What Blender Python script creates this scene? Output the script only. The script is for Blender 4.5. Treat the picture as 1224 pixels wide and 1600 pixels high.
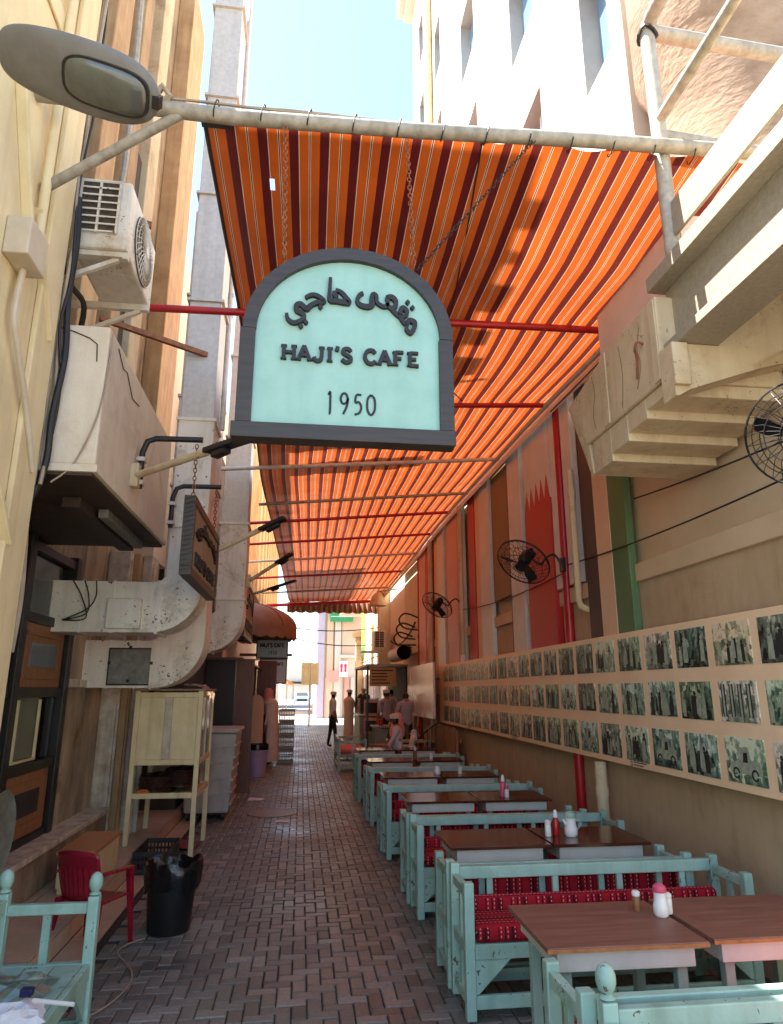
import bpy, bmesh, math, random
from mathutils import Vector, Matrix, Euler
R = math.radians
random.seed(7)
scene = bpy.context.scene
for o in list(bpy.data.objects): bpy.data.objects.remove(o)
C = scene.collection

# ------------------------------------------------------------ camera
cam_d = bpy.data.cameras.new('camera'); cam = bpy.data.objects.new('camera', cam_d); C.objects.link(cam)
cam.location = (0, 0, 1.70)
cam.rotation_euler = (R(90 + 14.70), 0, R(-7.38))
cam_d.sensor_fit = 'VERTICAL'; cam_d.sensor_height = 24; cam_d.sensor_width = 24
cam_d.lens = 1060 / 1600 * 24
cam_d.clip_end = 800; cam_d.clip_start = 0.05
scene.camera = cam
# ------------------------------------------------------------ sky, sun, exposure
SUN_EL, SUN_AZ = R(63), R(279)          # azimuth clockwise from +Y: the sun stands high over the left side
w = bpy.data.worlds.new('World'); scene.world = w; w.use_nodes = True
nt = w.node_tree; bg = nt.nodes['Background']
sky = nt.nodes.new('ShaderNodeTexSky'); sky.sky_type = 'NISHITA'; sky.sun_disc = False
sky.sun_elevation = SUN_EL; sky.sun_rotation = SUN_AZ; sky.air_density = 1.0; sky.dust_density = 0.4; sky.ozone_density = 1.0
nt.links.new(sky.outputs[0], bg.inputs[0]); bg.inputs[1].default_value = 0.068
sd = bpy.data.lights.new('sun', 'SUN'); sun = bpy.data.objects.new('sun', sd); C.objects.link(sun)
sd.energy = 3.2; sd.angle = R(0.53); sd.color = (1, 0.95, 0.87)
dv = Vector((math.sin(SUN_AZ) * math.cos(SUN_EL), math.cos(SUN_AZ) * math.cos(SUN_EL), math.sin(SUN_EL)))
sun.rotation_euler = dv.to_track_quat('Z', 'Y').to_euler(); sun.location = dv * 50
vs = scene.view_settings; vs.view_transform = 'Standard'; vs.look = 'None'; vs.gamma = 1; vs.use_curve_mapping = False
vs.exposure = 3.12
scene.render.engine = 'CYCLES'
scene.cycles.max_bounces = 10; scene.cycles.diffuse_bounces = 6; scene.cycles.transmission_bounces = 6

# ------------------------------------------------------------ materials
def S(r, g, b):
    f = lambda c: (c / 12.92 if c <= .04045 else ((c + .055) / 1.055) ** 2.4)
    return (f(r / 255), f(g / 255), f(b / 255), 1)
MATS = {}
def newmat(name):
    m = bpy.data.materials.new(name); m.use_nodes = True
    n = m.node_tree; b = n.nodes['Principled BSDF']
    return m, n, b
def mat(name, col, col2=None, scale=6, rough=.6, bump=.15, metal=0, streak=0, dirt=(0.25, 0.2, 0.15), spec=.5, rnd=0, bscale=None, stretch=(1, 1, 1), bdist=.004, chips=0, chipcol=(.25, .2, .15, 1), stain=0, staincol=(.45, .33, .2)):
    """noise-mottled paint / plaster / metal with optional run-down dirt streaks"""
    if name in MATS: return MATS[name]
    m, n, b = newmat(name); N = n.nodes.new; L = n.links.new
    tc = N('ShaderNodeTexCoord'); mp = N('ShaderNodeMapping'); mp.inputs['Scale'].default_value = stretch
    L(tc.outputs['Object'], mp.inputs[0])
    no = N('ShaderNodeTexNoise'); no.inputs['Scale'].default_value = scale; no.inputs['Detail'].default_value = 6; no.inputs['Roughness'].default_value = .65
    L(mp.outputs[0], no.inputs['Vector'])
    cr = N('ShaderNodeValToRGB'); cr.color_ramp.elements[0].position = .3; cr.color_ramp.elements[1].position = .7
    c2 = col2 or tuple(list(x * .78 for x in col[:3]) + [1])
    cr.color_ramp.elements[0].color = c2; cr.color_ramp.elements[1].color = col
    L(no.outputs['Fac'], cr.inputs[0]); out = cr.outputs[0]
    if streak:
        mp2 = N('ShaderNodeMapping'); mp2.inputs['Scale'].default_value = (9, 9, .7); L(tc.outputs['Object'], mp2.inputs[0])
        n2 = N('ShaderNodeTexNoise'); n2.inputs['Scale'].default_value = 1.3; n2.inputs['Detail'].default_value = 5; L(mp2.outputs[0], n2.inputs['Vector'])
        r2 = N('ShaderNodeValToRGB'); r2.color_ramp.elements[0].position = .47; r2.color_ramp.elements[1].position = .72
        r2.color_ramp.elements[0].color = (0, 0, 0, 1); r2.color_ramp.elements[1].color = (streak,) * 3 + (1,)
        L(n2.outputs['Fac'], r2.inputs[0])
        mx = N('ShaderNodeMix'); mx.data_type = 'RGBA'; mx.blend_type = 'MULTIPLY'
        L(r2.outputs[0], mx.inputs[0]); L(out, mx.inputs[6]); mx.inputs[7].default_value = tuple(dirt) + (1,); out = mx.outputs[2]
    if stain:
        n4 = N('ShaderNodeTexNoise'); n4.inputs['Scale'].default_value = 2.1; n4.inputs['Detail'].default_value = 8; n4.inputs['Roughness'].default_value = .7; n4.inputs['Distortion'].default_value = .6
        L(tc.outputs['Object'], n4.inputs['Vector'])
        r4 = N('ShaderNodeValToRGB'); r4.color_ramp.elements[0].position = .52; r4.color_ramp.elements[1].position = .68
        r4.color_ramp.elements[0].color = (0, 0, 0, 1); r4.color_ramp.elements[1].color = (stain,) * 3 + (1,); L(n4.outputs['Fac'], r4.inputs[0])
        m4 = N('ShaderNodeMix'); m4.data_type = 'RGBA'; m4.blend_type = 'MULTIPLY'; L(r4.outputs[0], m4.inputs[0]); L(out, m4.inputs[6]); m4.inputs[7].default_value = tuple(staincol) + (1,); out = m4.outputs[2]
    if chips:
        n5 = N('ShaderNodeTexNoise'); n5.inputs['Scale'].default_value = 38; n5.inputs['Detail'].default_value = 3; n5.inputs['Distortion'].default_value = .8; L(tc.outputs['Object'], n5.inputs['Vector'])
        n6 = N('ShaderNodeTexNoise'); n6.inputs['Scale'].default_value = 4; L(tc.outputs['Object'], n6.inputs['Vector'])
        mm_ = N('ShaderNodeMath'); mm_.operation = 'MULTIPLY_ADD'; L(n6.outputs['Fac'], mm_.inputs[0]); mm_.inputs[1].default_value = .5; L(n5.outputs['Fac'], mm_.inputs[2])
        r5 = N('ShaderNodeValToRGB'); r5.color_ramp.elements[0].position = 1.0 - chips; r5.color_ramp.elements[1].position = min(1, 1.02 - chips)
        L(mm_.outputs[0], r5.inputs[0])
        m5 = N('ShaderNodeMix'); m5.data_type = 'RGBA'; L(r5.outputs[0], m5.inputs[0]); L(out, m5.inputs[6]); m5.inputs[7].default_value = chipcol; out = m5.outputs[2]
    if rnd:
        oi = N('ShaderNodeObjectInfo'); hs = N('ShaderNodeHueSaturation'); ma = N('ShaderNodeMapRange')
        ma.inputs[3].default_value = 1 - rnd; ma.inputs[4].default_value = 1 + rnd
        L(oi.outputs['Random'], ma.inputs[0]); L(ma.outputs[0], hs.inputs['Value']); L(out, hs.inputs['Color']); out = hs.outputs[0]
    L(out, b.inputs['Base Color'])
    rr = N('ShaderNodeMapRange'); rr.inputs[3].default_value = max(.03, rough - .12); rr.inputs[4].default_value = min(1, rough + .12); L(no.outputs['Fac'], rr.inputs[0]); L(rr.outputs[0], b.inputs['Roughness'])
    b.inputs['Metallic'].default_value = metal; b.inputs['Specular IOR Level'].default_value = spec
    if bump:
        n3 = N('ShaderNodeTexNoise'); n3.inputs['Scale'].default_value = bscale or scale * 9; n3.inputs['Detail'].default_value = 4; L(mp.outputs[0], n3.inputs['Vector'])
        bp = N('ShaderNodeBump'); bp.inputs['Strength'].default_value = bump; bp.inputs['Distance'].default_value = bdist; L(n3.outputs['Fac'], bp.inputs['Height']); L(bp.outputs[0], b.inputs['Normal'])
    MATS[name] = m; return m
def wood(name, col, col2, rough=.5, axis=0, scale=3, bump=.15, spec=.5):
    if name in MATS: return MATS[name]
    st = [14, 14, 14]; st[axis] = 1.1
    m = mat(name, col, col2, scale=scale, rough=rough, bump=bump, stretch=tuple(st), bscale=scale * 3, spec=spec, bdist=.002)
    return m
def glass(name, tint=(.6, .68, .7, 1), rough=.04, alpha=.45):
    if name in MATS: return MATS[name]
    m, n, b = newmat(name); N = n.nodes.new; L = n.links.new
    tr = N('ShaderNodeBsdfTransparent'); tr.inputs[0].default_value = tint
    gl = N('ShaderNodeBsdfGlossy'); gl.inputs['Roughness'].default_value = rough
    fr = N('ShaderNodeFresnel'); fr.inputs[0].default_value = 1.5
    mr = N('ShaderNodeMapRange'); mr.inputs[3].default_value = .08; mr.inputs[4].default_value = .9; L(fr.outputs[0], mr.inputs[0])
    mx = N('ShaderNodeMixShader'); L(mr.outputs[0], mx.inputs[0]); L(tr.outputs[0], mx.inputs[1]); L(gl.outputs[0], mx.inputs[2])
    L(mx.outputs[0], n.nodes['Material Output'].inputs[0]); n.nodes.remove(b)
    MATS[name] = m; return m

M = {}
M['aqua'] = mat('aqua_paint', S(162, 196, 182), S(140, 176, 162), scale=5, rough=.45, bump=.25, bscale=30, streak=.4, dirt=(.5, .5, .45), rnd=.09, chips=.06, chipcol=S(92, 84, 70), stain=.5, staincol=(.66, .62, .52))
M['aqua_dull'] = mat('aqua_paint_dull', S(154, 178, 164), S(132, 158, 144), scale=5, rough=.5, bump=.12, rnd=.04)
M['apron'] = mat('apron_paint', S(206, 206, 192), S(182, 184, 170), scale=4, rough=.5)
M['table_old'] = wood('table_worn_veneer', S(140, 96, 80), S(106, 68, 56), rough=.5, axis=0)
M['table'] = wood('table_mahogany', S(92, 44, 32), S(62, 26, 20), rough=.13, axis=0, bump=.04)
M['chip'] = mat('bare_wood_edge', S(176, 120, 70), S(140, 86, 46), scale=20)
M['black'] = mat('black_metal', S(34, 33, 33), S(24, 23, 23), scale=8, rough=.45, bump=.1)
M['sign_frame'] = wood('sign_frame_charcoal', S(66, 59, 52), S(44, 39, 35), rough=.5, axis=0, bump=.3)
M['sign_face'] = mat('sign_mint', S(158, 198, 184), S(142, 184, 170), scale=5, rough=.55, bump=.1, streak=.2, dirt=(.6, .62, .58))
M['sign_ink'] = mat('sign_letters', S(40, 37, 36), S(28, 26, 26), rough=.6)
M['red_paint'] = mat('red_pipe_paint', S(186, 26, 32), S(150, 16, 24), scale=7, rough=.35, bump=.05)
M['grey_pipe'] = mat('grey_painted_pipe', S(176, 168, 152), S(140, 132, 116), scale=16, rough=.55, bump=.2, streak=.4)
M['white_pipe'] = mat('white_painted_pipe', S(214, 208, 198), S(184, 176, 164), scale=10, rough=.45, bump=.1)
M['yellow_wall'] = mat('cream_yellow_plaster', S(230, 212, 168), S(212, 192, 146), scale=2.2, rough=.8, bump=.35, streak=.3, dirt=(.62, .52, .38), bscale=60)
M['tan_trim'] = mat('tan_trim', S(196, 164, 118), S(168, 132, 90), scale=3, rough=.75, bump=.25, streak=.5, dirt=(.42, .33, .24))
M['bulk'] = mat('beige_render', S(228, 214, 190), S(210, 194, 168), scale=2.5, rough=.85, bump=.4, streak=.2, dirt=(.62, .56, .48), bscale=50, stain=.6, staincol=(.72, .64, .54))
M['brown_wall'] = mat('brown_grimy_plaster', S(186, 160, 126), S(132, 110, 86), scale=1.6, rough=.85, bump=.4, streak=.7, dirt=(.25, .2, .16), bscale=40)
M['dark_wall'] = mat('dark_plaster', S(86, 74, 62), S(44, 38, 32), scale=1.5, rough=.9, bump=.4)
M['galv'] = mat('galvanised_sheet', S(208, 202, 190), S(186, 181, 170), scale=22, rough=.5, bump=.05, metal=.15, streak=.3, dirt=(.55, .55, .55))
M['duct'] = mat('white_duct_paint', S(234, 226, 210), S(218, 208, 190), scale=3, rough=.5, bump=.12, streak=.3, dirt=(.55, .48, .4), stain=.85, staincol=(.5, .4, .28), chips=.06, chipcol=S(96, 74, 54))
M['duct_rust'] = mat('duct_access_plate', S(132, 132, 120), S(92, 90, 78), scale=14, rough=.6, bump=.2)
M['ac'] = mat('ac_white_casing', S(226, 218, 202), S(200, 190, 170), scale=4, rough=.5, bump=.05, streak=.4, dirt=(.6, .5, .38), stain=.7, staincol=(.6, .48, .34), chips=.05, chipcol=S(110, 80, 56))
M['ac_dark'] = mat('ac_fins_dark', S(86, 72, 54), S(48, 40, 30), scale=30, rough=.8)
M['soffit'] = wood('soffit_dark_boards', S(78, 58, 42), S(42, 30, 22), rough=.7, axis=1)
M['darkwood'] = wood('dark_brown_wood', S(74, 46, 34), S(40, 24, 18), rough=.45, axis=2)
M['black_frame'] = mat('shop_frame_black', S(36, 30, 27), S(22, 18, 16), rough=.4, bump=.05)
M['panelwood'] = wood('shop_panel_wood', S(170, 116, 76), S(122, 76, 46), rough=.5, axis=2)
M['glass'] = glass('shop_glass')
M['mirror_glass'] = mat('dusty_window_glass', S(120, 128, 132), S(96, 104, 110), scale=2, rough=.12, bump=0, spec=.9)
M['stain_wall'] = mat('stained_shop_wall', S(190, 170, 140), S(122, 104, 82), scale=2.4, rough=.8, bump=.2, stretch=(1.6, 1.6, .5), stain=.7, staincol=(.45, .36, .28))
M['column'] = mat('weathered_column_paint', S(222, 210, 188), S(170, 150, 124), scale=7, rough=.75, bump=.3, streak=.6, dirt=(.4, .33, .26))
M['cream_wood'] = mat('cream_cabinet_paint', S(230, 212, 164), S(214, 192, 140), scale=5, rough=.5, bump=.1, streak=.4, dirt=(.5, .4, .28))
M['wall_low'] = mat('taupe_wall_paint', S(194, 172, 138), S(178, 156, 122), scale=1.8, rough=.7, bump=.3, bscale=70, streak=.25, dirt=(.6, .52, .42), stain=.5, staincol=(.74, .66, .55))
M['wall_up'] = mat('tan_wall_paint', S(214, 194, 160), S(198, 176, 142), scale=1.6, rough=.75, bump=.3, bscale=70)
M['cream'] = mat('cream_concrete', S(212, 194, 158), S(194, 174, 138), scale=2.4, rough=.8, bump=.5, streak=.3, dirt=(.6, .5, .38), bscale=45, stain=.7, staincol=(.62, .52, .4), chips=.05, chipcol=S(140, 120, 96), bdist=.006)
M['pier_white'] = mat('silver_white_pier', S(214, 212, 208), S(190, 188, 184), scale=2, rough=.45, bump=.1)
M['pier_cream'] = mat('flag_cream', S(222, 192, 156), S(206, 174, 138), scale=2, rough=.55)
M['pier_red'] = mat('flag_red', S(190, 40, 38), S(168, 32, 32), scale=2, rough=.5)
M['pier_green'] = mat('flag_green', S(92, 126, 82), S(76, 108, 70), scale=2, rough=.55)
M['pier_brown'] = mat('flag_dark_brown', S(86, 68, 62), S(70, 54, 50), scale=2, rough=.55)
M['pier_pink'] = mat('flag_pink', S(214, 158, 140), S(200, 140, 124), scale=2, rough=.55)
M['pier_olive'] = mat('flag_olive_tan', S(140, 112, 70), S(122, 96, 58), scale=2, rough=.6)
M['board'] = mat('photo_board_cream', S(246, 218, 178), S(238, 206, 164), scale=3, rough=.5, bump=.03)
M['steel_white'] = mat('brushed_white_panel', S(214, 208, 204), S(196, 184, 168), scale=1.2, rough=.25, bump=.02)
M['beam_cream'] = mat('speckled_beam_paint', S(160, 150, 130), S(138, 128, 106), scale=40, rough=.65, bump=.35, bscale=120)
M['stucco'] = mat('marbled_stucco', S(172, 148, 122), S(120, 94, 70), scale=1.6, rough=.85, bump=.5, stretch=(1, 1, 1.8), bscale=12, bdist=.02)
M['white_bldg'] = mat('white_building_render', S(208, 196, 176), S(196, 184, 164), scale=.7, rough=.85, bump=.2, streak=.12, dirt=(.8, .75, .68), bscale=25)
M['reveal'] = mat('window_reveal_shade', S(160, 154, 146), S(146, 140, 132), scale=3, rough=.8)  # greyer than the wall: shade inside the window openings is put into the colour
M['win_sky'] = mat('window_pane_bluish', S(120, 150, 172), S(104, 134, 158), scale=.6, rough=.06, bump=0, spec=.9)
M['tile'] = mat('step_tile_tan', S(206, 180, 152), S(180, 152, 124), scale=5, rough=.4, bump=.1, rnd=.08)
M['grout'] = mat('grout_dirty', S(92, 80, 68), S(66, 56, 48), scale=9, rough=.9)
M['ground'] = mat('joint_sand', S(70, 60, 54), S(46, 40, 36), scale=12, rough=.95)
M['asphalt'] = mat('street_paving_pale', S(150, 144, 138), S(128, 122, 118), scale=2, rough=.85)
M['kerb'] = mat('kerb_concrete', S(176, 168, 156), S(150, 142, 130), scale=6, rough=.85)
M['redplastic'] = mat('maroon_plastic', S(150, 22, 44), S(128, 16, 36), scale=8, rough=.3, bump=.03)
M['blackbag'] = mat('black_plastic_bag', S(22, 22, 24), S(14, 14, 16), scale=6, rough=.22, bump=.5, bscale=14, bdist=.02)
M['binblack'] = mat('black_bin_plastic', S(26, 26, 27), S(20, 20, 21), rough=.42, bump=.1)
M['lavender'] = mat('lavender_plastic', S(176, 160, 186), S(160, 144, 172), rough=.4, bump=.03)
M['dumpster'] = mat('offwhite_grey_plastic', S(188, 180, 170), S(164, 154, 144), scale=4, rough=.5, bump=.1, streak=.4, dirt=(.55, .48, .4))
M['crate'] = mat('dark_grey_crate', S(52, 50, 48), S(38, 36, 34), rough=.5)
M['laminate'] = wood('orange_laminate', S(196, 136, 88), S(170, 108, 64), rough=.4, axis=0)
M['white_plastic'] = mat('white_plastic', S(228, 226, 222), S(214, 212, 208), rough=.35, bump=0)
M['clear_white'] = mat('milky_plastic', S(206, 202, 200), S(192, 188, 188), rough=.3, bump=0)
M['navy'] = mat('navy_plastic', S(24, 28, 84), S(18, 20, 64), rough=.35, bump=0)
M['pinkcap'] = mat('pink_plastic', S(214, 92, 120), S(196, 76, 104), rough=.35, bump=0)
M['ketchup'] = mat('ketchup_red', S(170, 22, 30), S(150, 14, 22), rough=.3, bump=0)
M['spice'] = mat('brown_spice', S(140, 96, 56), S(112, 72, 40), rough=.4)
M['paper'] = mat('white_paper', S(226, 226, 228), S(206, 208, 214), scale=5, rough=.8, bump=.3)
M['mintpaper'] = mat('mint_packet', S(150, 214, 190), S(200, 226, 214), scale=7, rough=.5)
M['clearbag'] = glass('clear_film', tint=(.86, .9, .9, 1), rough=.15)
M['rust'] = mat('rusty_bracket', S(156, 100, 62), S(106, 62, 40), scale=20, rough=.8, bump=.3)
M['cable'] = mat('black_cable', S(40, 36, 33), S(28, 26, 24), rough=.6, bump=0)
M['cable_tan'] = mat('tan_cable', S(172, 156, 132), S(140, 122, 100), rough=.6, bump=0)
M['lamp_grey'] = mat('lamp_body_grey', S(116, 113, 106), S(96, 92, 84), scale=5, rough=.5, bump=.1)
M['lamp_glass'] = mat('lamp_glass_dusty', S(92, 94, 84), S(62, 64, 56), scale=3, rough=.1, bump=0, spec=.8)
M['skin'] = mat('skin_brown', S(150, 104, 80), S(130, 88, 66), rough=.55, bump=0)
M['hair'] = mat('black_hair', S(30, 25, 22), S(20, 17, 15), rough=.6)
M['thobe'] = mat('white_thobe_cloth', S(224, 212, 200), S(206, 192, 178), rough=.8, bump=.1)
M['thobe_pink'] = mat('cream_robe_cloth', S(216, 190, 176), S(200, 172, 158), rough=.8, bump=.1)
M['shirt_white'] = mat('pale_shirt_cloth', S(206, 198, 200), S(186, 178, 182), rough=.85, bump=.1)
M['shirt_lilac'] = mat('grey_lilac_shirt', S(168, 156, 168), S(148, 138, 150), rough=.85, bump=.1)
M['shirt_olive'] = mat('olive_shirt', S(84, 86, 62), S(66, 68, 48), rough=.85, bump=.1)
M['blackcloth'] = mat('black_cloth', S(34, 31, 32), S(24, 22, 23), rough=.85, bump=.1)
M['redcloth'] = mat('red_check_cloth', S(206, 84, 84), S(232, 190, 182), scale=60, rough=.85)
M['cap'] = mat('white_cap_cloth', S(222, 214, 206), S(200, 192, 184), rough=.85)
M['kiosk'] = wood('kiosk_brown_wood', S(124, 72, 52), S(84, 46, 34), rough=.45, axis=2)
M['kiosk_dark'] = wood('kiosk_dark_wood', S(44, 26, 22), S(28, 16, 14), rough=.5, axis=2)
M['dome'] = mat('tan_dome_canvas', S(158, 122, 98), S(136, 100, 78), scale=4, rough=.7)
M['bgsign'] = mat('pale_blue_sign', S(196, 214, 220), S(180, 200, 208), rough=.5, bump=0)
M['pale'] = mat('pale_render', S(232, 214, 190), S(218, 196, 170), scale=.8, rough=.85)
M['peach'] = mat('peach_panel', S(222, 186, 152), S(208, 170, 136), scale=.8, rough=.8)
M['sunwood'] = wood('pale_timber_cladding', S(236, 200, 148), S(198, 152, 100), rough=.7, axis=2, scale=1.4)
M['lime'] = mat('lime_yellow', S(214, 214, 60), S(200, 200, 50), rough=.5, bump=0)
M['signgreen'] = mat('sign_green', S(44, 150, 84), S(36, 136, 74), rough=.5, bump=0)
M['carblue'] = mat('car_pale_blue', S(150, 196, 220), S(136, 182, 208), rough=.25, bump=0)
M['orange_sign'] = mat('orange_sign', S(236, 150, 60), S(224, 130, 50), rough=.5, bump=0)
M['grey_post'] = mat('grey_post', S(170, 168, 164), S(150, 148, 144), rough=.5)
M['signpink'] = mat('sign_red_print', S(200, 60, 80), S(190, 50, 70), rough=.6, bump=0)
M['menu'] = mat('menu_tan', S(190, 150, 96), S(176, 136, 84), rough=.6, bump=0)
M['counter'] = mat('stall_grey_green', S(150, 158, 140), S(128, 136, 120), rough=.5)
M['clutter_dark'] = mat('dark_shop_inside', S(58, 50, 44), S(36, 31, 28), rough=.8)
M['pinkseat'] = mat('pink_cushion_cloth', S(206, 108, 112), S(188, 92, 98), rough=.85)
M['fence'] = wood('bamboo_tan', S(168, 130, 86), S(120, 88, 56), rough=.7, axis=2)
M['meter'] = mat('grey_box', S(204, 190, 164), S(186, 170, 142), rough=.6)

# bricks: per-brick colour from position, polished crowns
def brick_mat():
    m, n, b = newmat('paver_brick'); N = n.nodes.new; L = n.links.new
    g = N('ShaderNodeNewGeometry')
    wn = N('ShaderNodeTexNoise'); wn.inputs['Scale'].default_value = .9; wn.inputs['Detail'].default_value = 3; L(g.outputs['Position'], wn.inputs['Vector'])
    fine = N('ShaderNodeTexNoise'); fine.inputs['Scale'].default_value = 45; fine.inputs['Detail'].default_value = 5; L(g.outputs['Position'], fine.inputs['Vector'])
    at = N('ShaderNodeAttribute'); at.attribute_name = 'tone'
    cr = N('ShaderNodeValToRGB'); e = cr.color_ramp.elements; e[0].position = 0; e[0].color = S(98, 97, 91); e[1].position = 1; e[1].color = S(150, 148, 138)
    e2 = cr.color_ramp.elements.new(.5); e2.color = S(122, 121, 112)
    L(at.outputs['Fac'], cr.inputs[0])
    mx = N('ShaderNodeMix'); mx.data_type = 'RGBA'; mx.blend_type = 'MULTIPLY'; mx.inputs[0].default_value = .75
    c2 = N('ShaderNodeValToRGB'); c2.color_ramp.elements[0].position = .3; c2.color_ramp.elements[0].color = (.5, .48, .47, 1); c2.color_ramp.elements[1].position = .7; c2.color_ramp.elements[1].color = (1.1, 1.08, 1.05, 1)
    L(wn.outputs['Fac'], c2.inputs[0]); L(cr.outputs[0], mx.inputs[6]); L(c2.outputs[0], mx.inputs[7])
    m2 = N('ShaderNodeMix'); m2.data_type = 'RGBA'; m2.blend_type = 'MULTIPLY'; m2.inputs[0].default_value = .5
    c3 = N('ShaderNodeValToRGB'); c3.color_ramp.elements[0].position = .35; c3.color_ramp.elements[0].color = (.55, .55, .55, 1); c3.color_ramp.elements[1].position = .65
    L(fine.outputs['Fac'], c3.inputs[0]); L(mx.outputs[2], m2.inputs[6]); L(c3.outputs[0], m2.inputs[7]); L(m2.outputs[2], b.inputs['Base Color'])
    rr = N('ShaderNodeMapRange'); rr.inputs[1].default_value = .3; rr.inputs[2].default_value = .7; rr.inputs[3].default_value = .32; rr.inputs[4].default_value = .62; L(wn.outputs['Fac'], rr.inputs[0]); L(rr.outputs[0], b.inputs['Roughness'])
    bp = N('ShaderNodeBump'); bp.inputs['Strength'].default_value = .35; bp.inputs['Distance'].default_value = .003; L(fine.outputs['Fac'], bp.inputs['Height']); L(bp.outputs[0], b.inputs['Normal'])
    return m
M['brick'] = brick_mat()

def awning_mat():
    m, n, b = newmat('striped_awning_cloth'); N = n.nodes.new; L = n.links.new
    tc = N('ShaderNodeTexCoord'); sx = N('ShaderNodeSeparateXYZ'); L(tc.outputs['UV'], sx.inputs[0])
    fr = N('ShaderNodeMath'); fr.operation = 'FRACT'; L(sx.outputs[0], fr.inputs[0])
    cr = N('ShaderNodeValToRGB'); cr.color_ramp.interpolation = 'CONSTANT'; r = cr.color_ramp
    DR, WH, OR, BK = S(96, 17, 15), S(222, 186, 156), S(204, 92, 16), S(38, 16, 14)
    stops = [(0, DR), (.30, WH), (.33, OR), (.63, WH), (.655, BK), (.685, WH), (.71, OR)]
    r.elements[0].position = 0; r.elements[0].color = DR; r.elements[1].position = .30; r.elements[1].color = WH
    for p, c in stops[2:]:
        e = r.elements.new(p); e.color = c
    L(fr.outputs[0], cr.inputs[0])
    no = N('ShaderNodeTexNoise'); no.inputs['Scale'].default_value = 3; no.inputs['Detail'].default_value = 6; L(tc.outputs['Object'], no.inputs['Vector'])
    c2 = N('ShaderNodeValToRGB'); c2.color_ramp.elements[0].position = .3; c2.color_ramp.elements[0].color = (.72, .68, .64, 1); c2.color_ramp.elements[1].position = .65
    L(no.outputs['Fac'], c2.inputs[0])
    mx = N('ShaderNodeMix'); mx.data_type = 'RGBA'; mx.blend_type = 'MULTIPLY'; mx.inputs[0].default_value = .8; L(cr.outputs[0], mx.inputs[6]); L(c2.outputs[0], mx.inputs[7])
    df = N('ShaderNodeBsdfDiffuse'); tl = N('ShaderNodeBsdfTranslucent'); gl = N('ShaderNodeBsdfGlossy'); gl.inputs['Roughness'].default_value = .35
    tw_ = N('ShaderNodeMix'); tw_.data_type = 'RGBA'; tw_.inputs[0].default_value = .02; L(mx.outputs[2], tw_.inputs[6]); tw_.inputs[7].default_value = (.8, .72, .6, 1)
    L(mx.outputs[2], df.inputs[0]); L(tw_.outputs[2], tl.inputs[0])
    m1 = N('ShaderNodeMixShader'); m1.inputs[0].default_value = .2; L(df.outputs[0], m1.inputs[1]); L(tl.outputs[0], m1.inputs[2])
    lw = N('ShaderNodeLayerWeight'); lw.inputs[0].default_value = .25
    lm = N('ShaderNodeMapRange'); lm.inputs[3].default_value = .02; lm.inputs[4].default_value = .3; L(lw.outputs['Facing'], lm.inputs[0])
    m2 = N('ShaderNodeMixShader'); L(lm.outputs[0], m2.inputs[0]); L(m1.outputs[0], m2.inputs[1]); L(gl.outputs[0], m2.inputs[2])
    wv = N('ShaderNodeTexNoise'); wv.inputs['Scale'].default_value = 260; L(tc.outputs['Object'], wv.inputs['Vector'])
    bp = N('ShaderNodeBump'); bp.inputs['Strength'].default_value = .15; bp.inputs['Distance'].default_value = .002; L(wv.outputs['Fac'], bp.inputs['Height'])
    for q in (df, gl): L(bp.outputs[0], q.inputs['Normal'])
    L(m2.outputs[0], n.nodes['Material Output'].inputs[0]); n.nodes.remove(b)
    return m
M['awning'] = awning_mat()

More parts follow.
